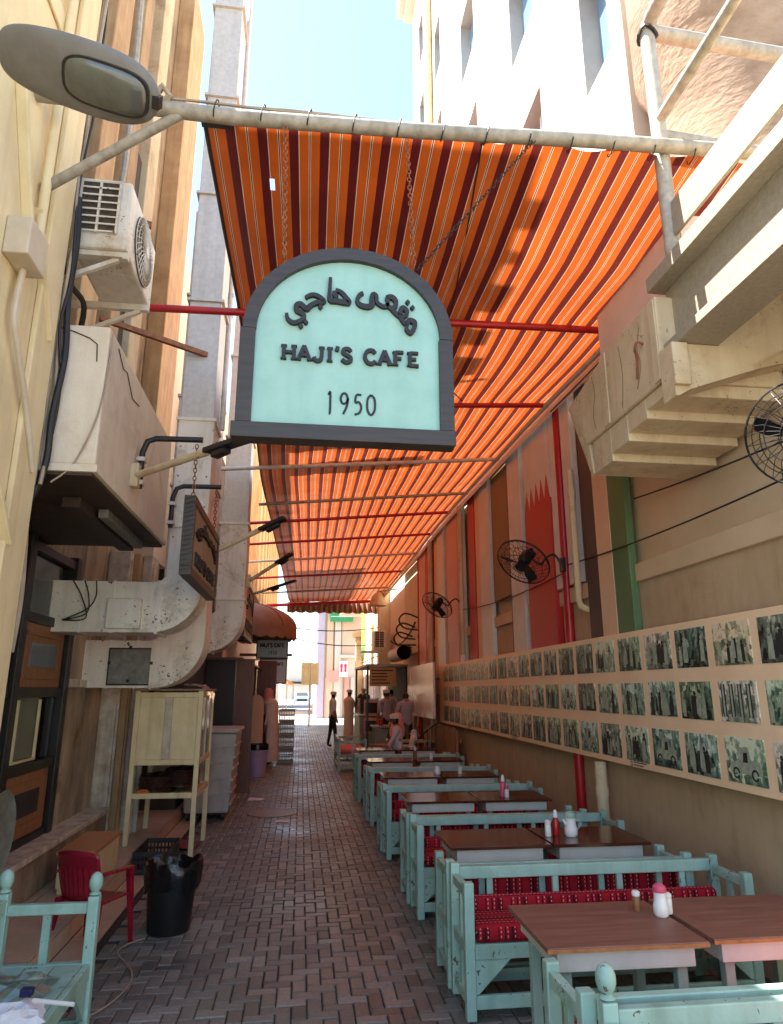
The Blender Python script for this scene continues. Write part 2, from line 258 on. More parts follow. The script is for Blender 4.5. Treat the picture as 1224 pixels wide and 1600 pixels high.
def sadu_mat():
    """red woven cushion cloth: bands along the bench with a small dotted weave"""
    m, n, b = newmat('red_woven_cushion'); N = n.nodes.new; L = n.links.new
    tc = N('ShaderNodeTexCoord'); sp = N('ShaderNodeSeparateXYZ'); L(tc.outputs['Object'], sp.inputs[0])
    nm = N('ShaderNodeSeparateXYZ'); L(tc.outputs['Normal'], nm.inputs[0])
    def math_(op, a, bb=None):
        q = N('ShaderNodeMath'); q.operation = op
        for i, v in enumerate((a, bb)):
            if v is None: continue
            if isinstance(v, (int, float)): q.inputs[i].default_value = v
            else: L(v, q.inputs[i])
        return q.outputs[0]
    across = math_('ADD', sp.outputs[1], sp.outputs[2])
    fr = math_('GREATER_THAN', math_('ABSOLUTE', nm.outputs[1]), .75)
    stripe_c = N('ShaderNodeMix'); L(fr, stripe_c.inputs[0]); L(across, stripe_c.inputs[2]); L(sp.outputs[0], stripe_c.inputs[3])
    along = N('ShaderNodeMix'); L(fr, along.inputs[0]); L(sp.outputs[0], along.inputs[2]); L(across, along.inputs[3])
    f = math_('FRACT', math_('MULTIPLY', stripe_c.outputs[0], 6.5))
    cr = N('ShaderNodeValToRGB'); cr.color_ramp.interpolation = 'CONSTANT'; r = cr.color_ramp
    RD, DK, BK = S(160, 26, 40), S(112, 14, 28), S(34, 14, 18)
    r.elements[0].color = RD; r.elements[1].position = .2; r.elements[1].color = DK
    for p, c in ((.26, RD), (.45, BK), (.5, RD), (.62, DK), (.72, BK), (.76, DK), (.9, RD)):
        e = r.elements.new(p); e.color = c
    L(f, cr.inputs[0])
    dots = math_('GREATER_THAN', math_('FRACT', math_('MULTIPLY', along.outputs[0], 42)), .55)
    band = N('ShaderNodeValToRGB'); band.color_ramp.interpolation = 'CONSTANT'; q = band.color_ramp
    q.elements[0].color = (0, 0, 0, 1); q.elements[1].position = .3; q.elements[1].color = (1, 1, 1, 1)
    for p, c in ((.335, 0), (.55, 1), (.575, 0), (.82, 1), (.85, 0)):
        e = q.elements.new(p); e.color = (c, c, c, 1)
    L(f, band.inputs[0])
    dm = math_('MULTIPLY', dots, band.outputs[0])
    mx = N('ShaderNodeMix'); mx.data_type = 'RGBA'; L(dm, mx.inputs[0]); L(cr.outputs[0], mx.inputs[6]); mx.inputs[7].default_value = S(206, 160, 150)
    L(mx.outputs[2], b.inputs['Base Color']); b.inputs['Roughness'].default_value = .9; b.inputs['Specular IOR Level'].default_value = .2
    no = N('ShaderNodeTexNoise'); no.inputs['Scale'].default_value = 160; L(tc.outputs['Object'], no.inputs['Vector'])
    bp = N('ShaderNodeBump'); bp.inputs['Strength'].default_value = .5; bp.inputs['Distance'].default_value = .003; L(no.outputs['Fac'], bp.inputs['Height']); L(bp.outputs[0], b.inputs['Normal'])
    return m
M['sadu'] = sadu_mat()

def photo_mat():
    """faded old prints: every copy draws its own murky picture"""
    m, n, b = newmat('old_photo_print'); N = n.nodes.new; L = n.links.new
    tc = N('ShaderNodeTexCoord'); oi = N('ShaderNodeObjectInfo')
    sc = N('ShaderNodeVectorMath'); sc.operation = 'SCALE'; sc.inputs[0].default_value = (37, 91, 53); L(oi.outputs['Random'], sc.inputs['Scale'])
    ad = N('ShaderNodeVectorMath'); ad.operation = 'ADD'; L(tc.outputs['Object'], ad.inputs[0]); L(sc.outputs[0], ad.inputs[1])
    mp = N('ShaderNodeMapping'); mp.inputs['Scale'].default_value = (1, 1.25, .85); L(ad.outputs[0], mp.inputs[0])
    n1 = N('ShaderNodeTexNoise'); n1.inputs['Scale'].default_value = 11; n1.inputs['Detail'].default_value = 8; n1.inputs['Roughness'].default_value = .72; n1.inputs['Distortion'].default_value = .4; L(mp.outputs[0], n1.inputs['Vector'])
    v = N('ShaderNodeTexVoronoi'); v.inputs['Scale'].default_value = 24; v.distance = 'CHEBYCHEV'; L(mp.outputs[0], v.inputs['Vector'])
    mu = N('ShaderNodeMath'); mu.operation = 'MULTIPLY_ADD'; L(v.outputs['Color'], mu.inputs[0]); mu.inputs[1].default_value = .45
    L(n1.outputs['Fac'], mu.inputs[2])
    cr = N('ShaderNodeValToRGB'); e = cr.color_ramp.elements
    e[0].position = .46; e[0].color = S(26, 28, 27); e[1].position = .96; e[1].color = S(228, 226, 206)
    for p, c in ((.58, S(76, 92, 82)), (.72, S(112, 132, 112)), (.84, S(160, 172, 146))):
        k = cr.color_ramp.elements.new(p); k.color = c
    sz = N('ShaderNodeSeparateXYZ'); L(tc.outputs['Object'], sz.inputs[0])
    gz = N('ShaderNodeMath'); gz.operation = 'MULTIPLY_ADD'; L(sz.outputs[2], gz.inputs[0]); gz.inputs[1].default_value = .9; L(mu.outputs[0], gz.inputs[2])
    rv = N('ShaderNodeMath'); rv.operation = 'MULTIPLY'; L(oi.outputs['Random'], rv.inputs[0]); rv.inputs[1].default_value = 13.7
    rf = N('ShaderNodeMath'); rf.operation = 'FRACT'; L(rv.outputs[0], rf.inputs[0])
    ra = N('ShaderNodeMath'); ra.operation = 'MULTIPLY_ADD'; L(rf.outputs[0], ra.inputs[0]); ra.inputs[1].default_value = .3; L(gz.outputs[0], ra.inputs[2])
    rs_ = N('ShaderNodeMath'); rs_.operation = 'SUBTRACT'; L(ra.outputs[0], rs_.inputs[0]); rs_.inputs[1].default_value = .13
    L(rs_.outputs[0], cr.inputs[0])
    tint = N('ShaderNodeValToRGB'); tint.color_ramp.interpolation = 'CONSTANT'; t = tint.color_ramp
    t.elements[0].color = (.85, 1, .86, 1); t.elements[1].position = .35; t.elements[1].color = (.8, .98, 1, 1)
    for p, c in ((.55, (1, .86, .7, 1)), (.68, (.9, 1, .8, 1)), (.85, (1, .92, .92, 1))):
        k = t.elements.new(p); k.color = c
    L(oi.outputs['Random'], tint.inputs[0])
    mx = N('ShaderNodeMix'); mx.data_type = 'RGBA'; mx.blend_type = 'MULTIPLY'; mx.inputs[0].default_value = 1; L(cr.outputs[0], mx.inputs[6]); L(tint.outputs[0], mx.inputs[7])
    L(mx.outputs[2], b.inputs['Base Color']); b.inputs['Roughness'].default_value = .4
    return m
M['photo'] = photo_mat()
# ------------------------------------------------------------ mesh helpers
class MB:
    def __init__(s): s.v = []; s.f = []
    def add(s, vs, fs):
        k = len(s.v); s.v += [tuple(q) for q in vs]; s.f += [tuple(i + k for i in f) for f in fs]; return s
    def box(s, x0, x1, y0, y1, z0, z1):
        return s.add([(x0, y0, z0), (x1, y0, z0), (x1, y1, z0), (x0, y1, z0), (x0, y0, z1), (x1, y0, z1), (x1, y1, z1), (x0, y1, z1)],
                     [(0, 3, 2, 1), (4, 5, 6, 7), (0, 1, 5, 4), (1, 2, 6, 5), (2, 3, 7, 6), (3, 0, 4, 7)])
    def bar(s, a, b, wdt, h, up=(0, 0, 1)):
        a = Vector(a); b = Vector(b); d = (b - a).normalized(); u = Vector(up)
        if abs(d.dot(u)) > .98: u = Vector((0, 1, 0))
        r = d.cross(u).normalized(); u = r.cross(d).normalized()
        o = [r * sx * wdt / 2 + u * sz * h / 2 for sx, sz in ((-1, -1), (1, -1), (1, 1), (-1, 1))]
        return s.add([a + q for q in o] + [b + q for q in o], [(0, 1, 2, 3), (7, 6, 5, 4), (0, 4, 5, 1), (1, 5, 6, 2), (2, 6, 7, 3), (3, 7, 4, 0)])
    def tube(s, pts, r, n=10, caps=True, closed=False, sm=0):
        pts = [Vector(p) for p in pts]
        if sm and len(pts) > 2:
            q_ = []
            for i in range(len(pts) - 1):
                p0, p1, p2, p3 = pts[max(i - 1, 0)], pts[i], pts[i + 1], pts[min(i + 2, len(pts) - 1)]
                for k in range(sm):
                    t = k / sm; q_.append(.5 * ((2 * p1) + (p2 - p0) * t + (2 * p0 - 5 * p1 + 4 * p2 - p3) * t * t + (3 * p1 - p0 - 3 * p2 + p3) * t ** 3))
            pts = q_ + [pts[-1]]
        m = len(pts); rs = r if isinstance(r, (list, tuple)) else [r] * m
        t0 = (pts[1] - pts[0]).normalized(); u = Vector((0, 0, 1)) if abs(t0.z) < .9 else Vector((0, 1, 0))
        rings = []; nrm = (u - t0 * u.dot(t0)).normalized()
        for i in range(m):
            if closed: t = (pts[(i + 1) % m] - pts[i - 1]).normalized()
            else: t = (pts[min(i + 1, m - 1)] - pts[max(i - 1, 0)]).normalized()
            nrm = (nrm - t * nrm.dot(t)).normalized(); bn = t.cross(nrm)
            rings.append([pts[i] + (nrm * math.cos(2 * math.pi * k / n) + bn * math.sin(2 * math.pi * k / n)) * rs[i] for k in range(n)])
        vs = [q for rg in rings for q in rg]; fs = []
        for i in range(m if closed else m - 1):
            j = (i + 1) % m
            for k in range(n):
                l = (k + 1) % n; fs.append((i * n + k, i * n + l, j * n + l, j * n + k))
        if caps and not closed: fs += [tuple(reversed(range(n))), tuple((m - 1) * n + k for k in range(n))]
        return s.add(vs, fs)
    def lathe(s, prof, c=(0, 0, 0), n=16, sx=1, sy=1):
        vs = []; fs = []; m = len(prof)
        for (r, z) in prof:
            for k in range(n):
                a = 2 * math.pi * k / n; vs.append((c[0] + r * sx * math.cos(a), c[1] + r * sy * math.sin(a), c[2] + z))
        for i in range(m - 1):
            for k in range(n):
                l = (k + 1) % n; fs.append((i * n + k, i * n + l, (i + 1) * n + l, (i + 1) * n + k))
        if prof[0][0] > 1e-5: fs.append(tuple(reversed(range(n))))
        if prof[-1][0] > 1e-5: fs.append(tuple((m - 1) * n + k for k in range(n)))
        return s.add(vs, fs)
    def prism(s, poly, a, b, f):
        """poly: 2D outline, f(u, v, d) -> point; extruded from d=a to d=b"""
        n = len(poly); vs = [f(u, v, a) for u, v in poly] + [f(u, v, b) for u, v in poly]
        fs = [tuple(reversed(range(n))), tuple(range(n, 2 * n))] + [(i, (i + 1) % n, n + (i + 1) % n, n + i) for i in range(n)]
        return s.add(vs, fs)
    def ribbon(s, pts, wd, d0, d1, f, n=5):
        """flat calligraphic stroke through 2D points (smoothed), extruded d0..d1"""
        P = [Vector(p) for p in pts]; Q = []
        if len(P) > 2:
            for i in range(len(P) - 1):
                p0, p1, p2, p3 = P[max(i - 1, 0)], P[i], P[i + 1], P[min(i + 2, len(P) - 1)]
                for k in range(n):
                    t = k / n
                    Q.append(.5 * ((2 * p1) + (p2 - p0) * t + (2 * p0 - 5 * p1 + 4 * p2 - p3) * t * t + (3 * p1 - p0 - 3 * p2 + p3) * t ** 3))
            Q.append(P[-1])
        else: Q = P
        m = len(Q); vs = []
        for d in (d0, d1):
            for i in range(m):
                t = (Q[min(i + 1, m - 1)] - Q[max(i - 1, 0)]); t = t.normalized() if t.length > 1e-9 else Vector((1, 0))
                q = Vector((-t.y, t.x)); ww = wd(i / (m - 1)) if callable(wd) else wd
                vs += [f(*(Q[i] + q * ww / 2), d), f(*(Q[i] - q * ww / 2), d)]
        k = 2 * m; fs = []
        for i in range(m - 1):
            a = 2 * i; fs += [(a, a + 1, a + 3, a + 2), (k + a, k + a + 2, k + a + 3, k + a + 1), (a, a + 2, k + a + 2, k + a), (a + 1, k + a + 1, k + a + 3, a + 3)]
        fs += [(0, k, k + 1, 1), (2 * m - 2, 2 * m - 1, k + 2 * m - 1, k + 2 * m - 2)]
        return s.add(vs, fs)
BASE = {}
def obj(name, mb, m, parent=None, base=None, smooth=False, bevel=0, kind=None, label=None):
    b = Vector(BASE.get(parent.name, (0, 0, 0))) if parent else Vector(base or (0, 0, 0))
    me = bpy.data.meshes.new(name)
    me.from_pydata([tuple(Vector(q) - b) for q in mb.v], [], mb.f); me.update()
    bm = bmesh.new(); bm.from_mesh(me); bmesh.ops.recalc_face_normals(bm, faces=bm.faces); bm.to_mesh(me); bm.free()
    if m: me.materials.append(m)
    if smooth:
        for p in me.polygons: p.use_smooth = True
        try: me.set_sharp_from_angle(angle=R(42))
        except Exception: pass
    o = bpy.data.objects.new(name, me); C.objects.link(o)
    if parent: o.parent = parent; BASE[o.name] = b
    else: o.location = b; BASE[o.name] = b
    if bevel:
        bv = o.modifiers.new('bevel', 'BEVEL'); bv.width = bevel; bv.segments = 2; bv.limit_method = 'ANGLE'
    if kind: o['kind'] = kind
    if label: o['label'] = label
    return o
def tag(o, label, cat, group=None):
    o['label'] = label; o['category'] = cat
    if group: o['group'] = group
    return o
def thing(name, label, cat, base=(0, 0, 0), group=None, rotz=0):
    o = bpy.data.objects.new(name, None); C.objects.link(o); o.empty_display_size = .1
    o.location = base; o.rotation_euler = (0, 0, rotz); BASE[o.name] = Vector(base)
    return tag(o, label, cat, group)
def copy_tree(o, parent=None):
    c = o.copy(); C.objects.link(c); c.parent = parent
    for ch in list(o.children): copy_tree(ch, c)
    return c
def arc(cx, cy, r, a0, a1, n, ry=None):
    return [(cx + r * math.cos(R(a0 + (a1 - a0) * i / n)), cy + (ry or r) * math.sin(R(a0 + (a1 - a0) * i / n))) for i in range(n + 1)]
XZ = lambda y: (lambda u, v, d: (u, y + d, v))
def sagwire(a, b, sag, n=14):
    a = Vector(a); b = Vector(b)
    return [a.lerp(b, i / n) - Vector((0, 0, sag * 4 * (i / n) * (1 - i / n))) for i in range(n + 1)]
def rounded_box(mb, x0, x1, y0, y1, z0, z1, r, n=3, puff=0):
    """box with rounded edges all round, slightly domed top"""
    xs = lambda: None
    def seg(a, b, k): return [a + r * (1 - math.cos(math.pi / 2 * i / n)) for i in range(n)] + [a + r + (b - a - 2 * r) * i / k for i in range(k + 1)] + [b - r * (1 - math.cos(math.pi / 2 * (n - i - 1) / n)) for i in range(n)]
    bm = bmesh.new(); bmesh.ops.create_cube(bm, size=1)
    bmesh.ops.scale(bm, vec=(x1 - x0, y1 - y0, z1 - z0), verts=bm.verts); bmesh.ops.translate(bm, vec=((x0 + x1) / 2, (y0 + y1) / 2, (z0 + z1) / 2), verts=bm.verts)
    bmesh.ops.bevel(bm, geom=list(bm.edges), offset=r, segments=n, profile=.5, affect='EDGES')
    bm.verts.ensure_lookup_table(); k = len(mb.v)
    for i, v in enumerate(bm.verts): v.index = i
    mb.v += [tuple(v.co) for v in bm.verts]; mb.f += [tuple(v.index + k for v in f.verts) for f in bm.faces]; bm.free(); return mb
ORD = ['first', 'second', 'third', 'fourth', 'fifth', 'sixth', 'seventh', 'eighth', 'ninth', 'tenth', 'eleventh', 'twelfth', 'thirteenth']
# ------------------------------------------------------------ the ground
def struct(name, mb, m, **k): return obj(name, mb, m, kind='structure', **k)
struct('ground', MB().add([(-150, -60, -.09), (150, -60, -.09), (150, 400, -.09), (-150, 400, -.09)], [(0, 1, 2, 3)]), M['asphalt'])
struct('street', MB().box(-4.5, 12, 36.3, 160, -.085, -.02), M['asphalt'])
alley = struct('alley_pavement', MB().box(-1.335, 2.9, -3, 36, -.08, -.012), M['ground'])
struct('kerb', MB().box(-1.33, 4.5, 36, 36.26, -.08, .02), M['kerb'], bevel=.015)
# herringbone pavers: the ones that show largest are objects, the rest one joined part
BW = .086; G = .003
def brick_geo(mb, x, y, ln_x, ln_y, dz, tilt=(0, 0)):
    x0, x1, y0, y1 = x + G, x + ln_x - G, y + G, y + ln_y - G; c = .006; z = dz
    tz = lambda a, b: z + tilt[0] * (a - (x0 + x1) / 2) + tilt[1] * (b - (y0 + y1) / 2)
    o = [(x0, y0), (x1, y0), (x1, y1), (x0, y1)]; i = [(x0 + c, y0 + c), (x1 - c, y0 + c), (x1 - c, y1 - c), (x0 + c, y1 - c)]
    mb.add([(a, b, -.03) for a, b in o] + [(a, b, tz(a, b) - .005) for a, b in o] + [(a, b, tz(a, b)) for a, b in i],
           [(0, 1, 5, 4), (1, 2, 6, 5), (2, 3, 7, 6), (3, 0, 4, 7), (4, 5, 9, 8), (5, 6, 10, 9), (6, 7, 11, 10), (7, 4, 8, 11), (8, 9, 10, 11)])
bricks = []
for j in range(-36, 420):
    for i in range(-20, 36):
        # 90 degree herringbone on a 0.1 m lattice
        k = (i - j) % 4
        if k == 0: w_, h_ = 2, 1
        elif k == 3: w_, h_ = 1, 2
        else: continue
        ii, jj = i, j
        x, y = ii * BW + .005, jj * BW
        if x < -1.33 or x + w_ * BW > 2.9 or y < -3 or y + h_ * BW > 36: continue
        bricks.append((x, y, w_ * BW, h_ * BW))
rb = random.Random(3)
def big(b): return 3.55 < b[1] < 9 and -1.33 < b[0] < .98
near = sorted([b for b in bricks if big(b)], key=lambda b: b[1])[:300]; nearset = set(near)
far_mb = MB(); far_tone = []
def tone_of(b): return min(1, max(0, rb.gauss(.5, .25)))
for b in bricks:
    t = tone_of(b); dz = rb.uniform(-.003, .002); tl = (rb.uniform(-.02, .02), rb.uniform(-.02, .02))
    if b in nearset:
        mb = MB(); brick_geo(mb, b[0], b[1], b[2], b[3], dz, tl)
        me = bpy.data.meshes.new('brick'); me.from_pydata(mb.v, [], mb.f); me.materials.append(M['brick'])
        at = me.attributes.new('tone', 'FLOAT', 'FACE'); at.data.foreach_set('value', [t] * len(mb.f))
        o = bpy.data.objects.new('brick', me); C.objects.link(o); o.parent = alley
    else:
        n0 = len(far_mb.f); brick_geo(far_mb, b[0], b[1], b[2], b[3], dz, tl); far_tone += [t] * (len(far_mb.f) - n0)
me = bpy.data.meshes.new('brick_field'); me.from_pydata(far_mb.v, [], far_mb.f); me.materials.append(M['brick'])
at = me.attributes.new('tone', 'FLOAT', 'FACE'); at.data.foreach_set('value', far_tone)
bf = bpy.data.objects.new('brick_field', me); C.objects.link(bf); bf.parent = alley; bf['kind'] = 'stuff'
# manhole cover + stray paper on the paving
mh = thing('manhole_cover', 'worn metal drain cover set in the paving before the white bin', 'manhole cover', (-.35, 10.6, .004))
obj('cover', MB().lathe([(.36, 0), (.36, .006), (.33, .008), (.31, .004), (0, .004)], (-.35, 10.6, .0), 28), mat('worn_cover', S(128, 122, 114), S(100, 95, 88), scale=12, rough=.5), mh)
tag(obj('paper_scrap', MB().add([(-.78, 11.75, .006), (-.55, 11.7, .012), (-.52, 11.95, .007), (-.76, 12.0, .016)], [(0, 1, 2, 3)]), M['paper'], base=(-.65, 11.8, 0)), 'crumpled white paper scrap lying on the bricks', 'litter')
tag(obj('paper_scrap', MB().add([(-.28, 9.85, .006), (-.12, 9.8, .010), (-.1, 9.95, .007), (-.26, 9.98, .012)], [(0, 1, 2, 3)]), M['paper'], base=(-.2, 9.9, 0)), 'small pale scrap lying by the drain cover', 'litter')
# tiled strip and step along the shop fronts
step = struct('tiled_step', MB().box(-2.3, -1.555, -3, 36, -.08, .135), M['grout'])
strip = struct('tiled_strip', MB().box(-1.549, -1.339, -3, 36, -.08, -.004), M['grout'])
tile_me = {}
def tile(x0, x1, y0, y1, z0, z1, parent, nm='tile'):
    key = (round(x1 - x0, 3), round(y1 - y0, 3), round(z1 - z0, 3))
    if key not in tile_me:
        mb = MB().box(0, x1 - x0, 0, y1 - y0, 0, z1 - z0); me = bpy.data.meshes.new(nm); me.from_pydata(mb.v, [], mb.f); me.materials.append(M['tile']); tile_me[key] = me
    o = bpy.data.objects.new(nm, tile_me[key]); C.objects.link(o); o.parent = parent; o.location = (x0, y0, z0 + random.uniform(-.001, .001))
for k in range(24):
    y0 = 2.0 + k * .4
    tile(-1.54, -1.345, y0 + .003, y0 + .397, -.004, .006, strip)
    tile(-1.553, -1.545, y0 + .003, y0 + .397, .01, .13, step, 'riser_tile')
    tile(-1.945, -1.548, y0 + .003, y0 + .397, .135, .147, step)
    tile(-2.295, -1.952, y0 + .003, y0 + .397, .135, .147, step)

# ------------------------------------------------------------ right: the cafe building with its flag piers
cafe = thing('cafe_building', 'tan cafe building with flag coloured wall piers and long photo board', 'building', (3.2, 8, 0))
obj('wall', MB().box(2.99, 3.3, 0, 20, -.08, 5.05), M['wall_up'], cafe)
obj('lower_wall', MB().box(2.94, 2.99, 0, 20, -.08, 2.62), M['wall_low'], cafe)
obj('ledge', MB().box(2.9, 2.99, 0, 5.62, 2.62, 2.78), M['wall_up'], cafe, bevel=.008)
obj('ledge', MB().box(2.9, 2.99, 6.6, 20, 2.62, 2.78), M['wall_up'], cafe, bevel=.008)
def pier(y0, y1, z0, z1, m, x0=2.862, nm='pier', dx=0):
    return obj(nm, MB().box(x0, 2.935, y0, y1, z0, z1), m, cafe, bevel=.006)
pier(5.63, 5.95, 1.6, 4.95, M['pier_green']); pier(5.952, 6.27, 1.6, 4.95, M['pier_cream'], x0=2.859); pier(6.272, 6.56, 1.6, 4.95, M['pier_brown'])
pier(6.75, 7.02, 2.8, 5.0, M['pier_white'])
pier(7.25, 7.42, 2.8, 5.0, M['pier_white'], x0=2.868)
# the serrated flag pier: red below, cream above, zigzag joint
zz = []; y0, y1 = 7.44, 8.36; n = 5
for k in range(n):
    a = y0 + (y1 - y0) * k / n; zz += [(a, 3.92), (a + (y1 - y0) / n / 2, 4.22)]
zz.append((y1, 3.92))
fyz = lambda u, v, d: (d, u, v)
obj('flag_pier_red', MB().prism([(y1, 1.6), (y0, 1.6)] + zz, 2.855, 2.935, fyz), M['pier_red'], cafe)
obj('flag_pier_cream', MB().prism([(y0, 5.0)] + zz[::1] + [(y1, 5.0)], 2.861, 2.93, fyz), M['pier_white'], cafe)
pier(8.55, 9.1, 1.6, 5.0, M['pier_white']); pier(9.1, 9.16, 1.6, 5.0, M['pier_brown'], x0=2.87)
pier(9.2, 10.1, 3.0, 5.02, M['pier_olive'], x0=2.9)
pier(10.15, 10.75, 1.6, 5.05, M['pier_white']); pier(10.8, 11.1, 1.6, 5.05, M['pier_cream'], x0=2.885)
pier(11.15, 11.6, 1.6, 5.05, M['pier_red'], x0=2.88); pier(12.0, 12.35, 1.6, 5.05, M['pier_white'])
pier(12.36, 13.3, 1.6, 5.05, M['pier_pink'], x0=2.85); pier(13.6, 14.3, 1.6, 5.05, M['pier_white'], x0=2.85)
pier(14.32, 14.8, 1.6, 5.05, M['pier_cream'], x0=2.88); pier(15.0, 15.8, 1.6, 5.05, M['pier_red'], x0=2.87); pier(15.85, 16.75, 1.6, 5.05, M['pier_pink'])
obj('lintel', MB().box(2.84, 2.99, 3.9, 20, 5.06, 5.3), M['pier_white'], cafe, bevel=.01)
# two steel posts that carry the awning
for (yy, lb, zt) in ((7.17, 'bright red steel post rising behind the photo board', 4.98), (16.9, 'slim red steel post beside the leaning white panel', 5.0)):
    p = thing('red_post', lb, 'post', (2.90, yy, 0))
    obj('tube', MB().tube([(2.895, yy, 0), (2.895, yy, zt)], .05 if yy < 10 else .045, 16), M['red_paint'], p, smooth=True)
    obj('clip', MB().tube([(2.895, yy, 2.93), (2.895, yy, 3.03)], .056, 16), M['red_paint'], p, smooth=True)
    obj('base_plate', MB().box(2.82, 2.97, yy - .1, yy + .1, 0.002, .015), M['red_paint'], p)
# drain pipes
for (yy, z0, z1, rr, lb) in ((6.68, 2.5, 4.0, .035, 'short beige drain pipe elbowing into the wall beside the red post'), (6.45, .02, 1.05, .055, 'beige downpipe below the photo board'), (14.9, .02, 5.0, .05, 'tan downpipe between the leaning white panel and the photo board'), (11.9, 2.2, 5.0, .045, 'cream drain pipe with small notice running up the piers')):
    p = thing('drain_pipe', lb, 'pipe', (2.8, yy, z0))
    pts = [(2.81, yy, z1), (2.81, yy, z0 + .1)]
    if z0 > 2.3 and rr < .04: pts += [(2.82, yy - .02, z0 + .03), (2.9, yy - .06, z0 - .02)]
    obj('tube', MB().tube(pts, rr, 12), M['cream'], p, smooth=True)
    obj('collar', MB().tube([(2.81, yy, z1 - .3), (2.81, yy, z1 - .22)], rr + .008, 12), M['cream'], p, smooth=True)
    if yy == 11.9: obj('notice', MB().box(2.752, 2.757, 11.83, 11.97, 2.5, 2.85), M['menu'], p)

# photo board with its rows of old prints
pb = thing('photo_board', 'long cream board of old photographs in three rows on the cafe wall', 'photo board', (2.85, 8.6, 1.07))
obj('panel', MB().box(2.82, 2.853, 3.1, 14.1, 1.07, 2.19), M['board'], pb, bevel=.004)
ph_me = None
for r_, (za, zb) in enumerate(((2.14, 1.86), (1.76, 1.5), (1.4, 1.12))):
    for c_ in range(23):
        yb = 4.445 + (c_ - 3) * .485; ya = yb - .405
        if yb > 14: continue
        mb = MB().box(-.003, .002, -.2, .2, -(za - zb) / 2, (za - zb) / 2)
        key = 'photo%d' % r_
        if key not in tile_me:
            me = bpy.data.meshes.new('photo'); me.from_pydata(mb.v, [], mb.f); me.materials.append(M['photo']); tile_me[key] = me
        o = bpy.data.objects.new('photo', tile_me[key]); C.objects.link(o); o.parent = pb
        o.location = Vector((2.8185, (ya + yb) / 2 + random.uniform(-.008, .008), (za + zb) / 2 + random.uniform(-.004, .004))) - Vector((2.85, 8.6, 1.07))
        BASE[o.name] = o.location + Vector((2.85, 8.6, 1.07))
# captions printed along the lower edge of the board
for yy in (5.7, 9.1, 11.6):
    cm = MB(); f = lambda u, v, d: (2.8185 - d, yy - u, v)
    cm.ribbon(arc(-.12, 1.095, .018, 0, 350, 14), .006, 0, .0012, f, 1)
    for row, (zr, ln) in enumerate(((1.105, 9), (1.083, 7))):
        for q in range(ln): cm.add([f(-.08 + q * .025, zr, .001), f(-.08 + q * .025 + .017, zr, .001), f(-.08 + q * .025 + .017, zr + .012, .001), f(-.08 + q * .025, zr + .012, .001)], [(0, 1, 2, 3)])
    obj('caption', cm, M['sign_ink'], pb)
# printed subjects of the prints that show largest
PRN = [mat('print_dark', S(50, 54, 50), S(34, 37, 34), scale=30, rough=.5, bump=0), mat('print_light', S(176, 184, 160), S(128, 140, 120), scale=24, rough=.5, bump=0), mat('print_mid', S(108, 128, 110), rough=.5, bump=0)]
def figure(mb, u, v, h, f, d):
    mb.ribbon([(u, v), (u + .01 * h, v + .45 * h), (u, v + .8 * h)], lambda t: h * (.3 - .08 * t), d, d + .0006, f, 3)
    mb.add([f(u + h * .09 * math.cos(a), v + h * .9 + h * .1 * math.sin(a), d + .0004) for a in [k * math.pi / 4 for k in range(8)]], [tuple(range(8))])
rp = random.Random(11)
for ph in [o for o in pb.children if o.name.startswith('photo')]:
    yc = ph.location.y + 8.6; zc = ph.location.z + 1.07
    if yc > 10.5: continue
    f = lambda u, v, d: (2.815 - d, yc - u, zc + v)
    what = rp.choice('pppctpb')
    for tone in (0, 1):
        mb = MB()
        if what in 'pc':
            for k in range(rp.randint(3, 6)): figure(mb, rp.uniform(-.17, .17), rp.uniform(-.13, -.08), rp.uniform(.11, .19), f, .0008 + tone * .0012 + k * .0001)
        elif what == 't':
            if tone == 0:
                for wx in (-.1, .09): mb.ribbon(arc(wx, -.08, .03, 0, 330, 12), .014, .001, .0016, f, 1)
                mb.add([f(-.02, -.01, .0012), f(.03, -.01, .0012), f(.03, .05, .0012), f(-.01, .05, .0012)], [(0, 1, 2, 3)])
            else: mb.add([f(-.15, -.08, .0009), f(.15, -.08, .0009), f(.15, 0, .0009), (f(.06, .01, .0009)), f(.04, .08, .0009), f(-.05, .08, .0009), f(-.07, 0, .0009), f(-.15, -.02, .0009)], [tuple(range(8))])
        else:
            for k in range(4): mb.ribbon([(-.15 + k * .09, -.1), (-.15 + k * .09, .11)], .02 if tone else .045, .0008 + tone * .001, .0014 + tone * .001, f)
        if mb.v: obj('print', mb, PRN[tone], ph, kind='stuff')

# leaning white panel further along the wall
wp = thing('metal_notice_board', 'blank brushed white panel hung between the red post and the photo board', 'board', (2.6, 15.2, 1.15))
obj('sheet', MB().add([(2.6, 13.65, 1.15), (2.6, 17.0, 1.12), (2.6, 17.0, 2.22), (2.6, 13.65, 2.24), (2.64, 13.65, 1.15), (2.64, 17.0, 1.12), (2.64, 17.0, 2.22), (2.64, 13.65, 2.24)], [(0, 1, 2, 3), (4, 7, 6, 5), (0, 4, 5, 1), (1, 5, 6, 2), (2, 6, 7, 3), (3, 7, 4, 0)]), M['steel_white'], wp)
obj('bracket', MB().box(2.64, 2.86, 14.2, 14.25, 1.9, 1.95).box(2.64, 2.86, 16.3, 16.35, 1.9, 1.95), M['black'], wp)

# balcony end: arch, corbel, flanged edge beam, stair rail, stucco turret
bal = thing('balcony', 'cream concrete balcony on a stepped corbel with flanged edge beam', 'balcony', (2.9, 3, 3.3))
D = lambda u, v, d: (u, d, v)
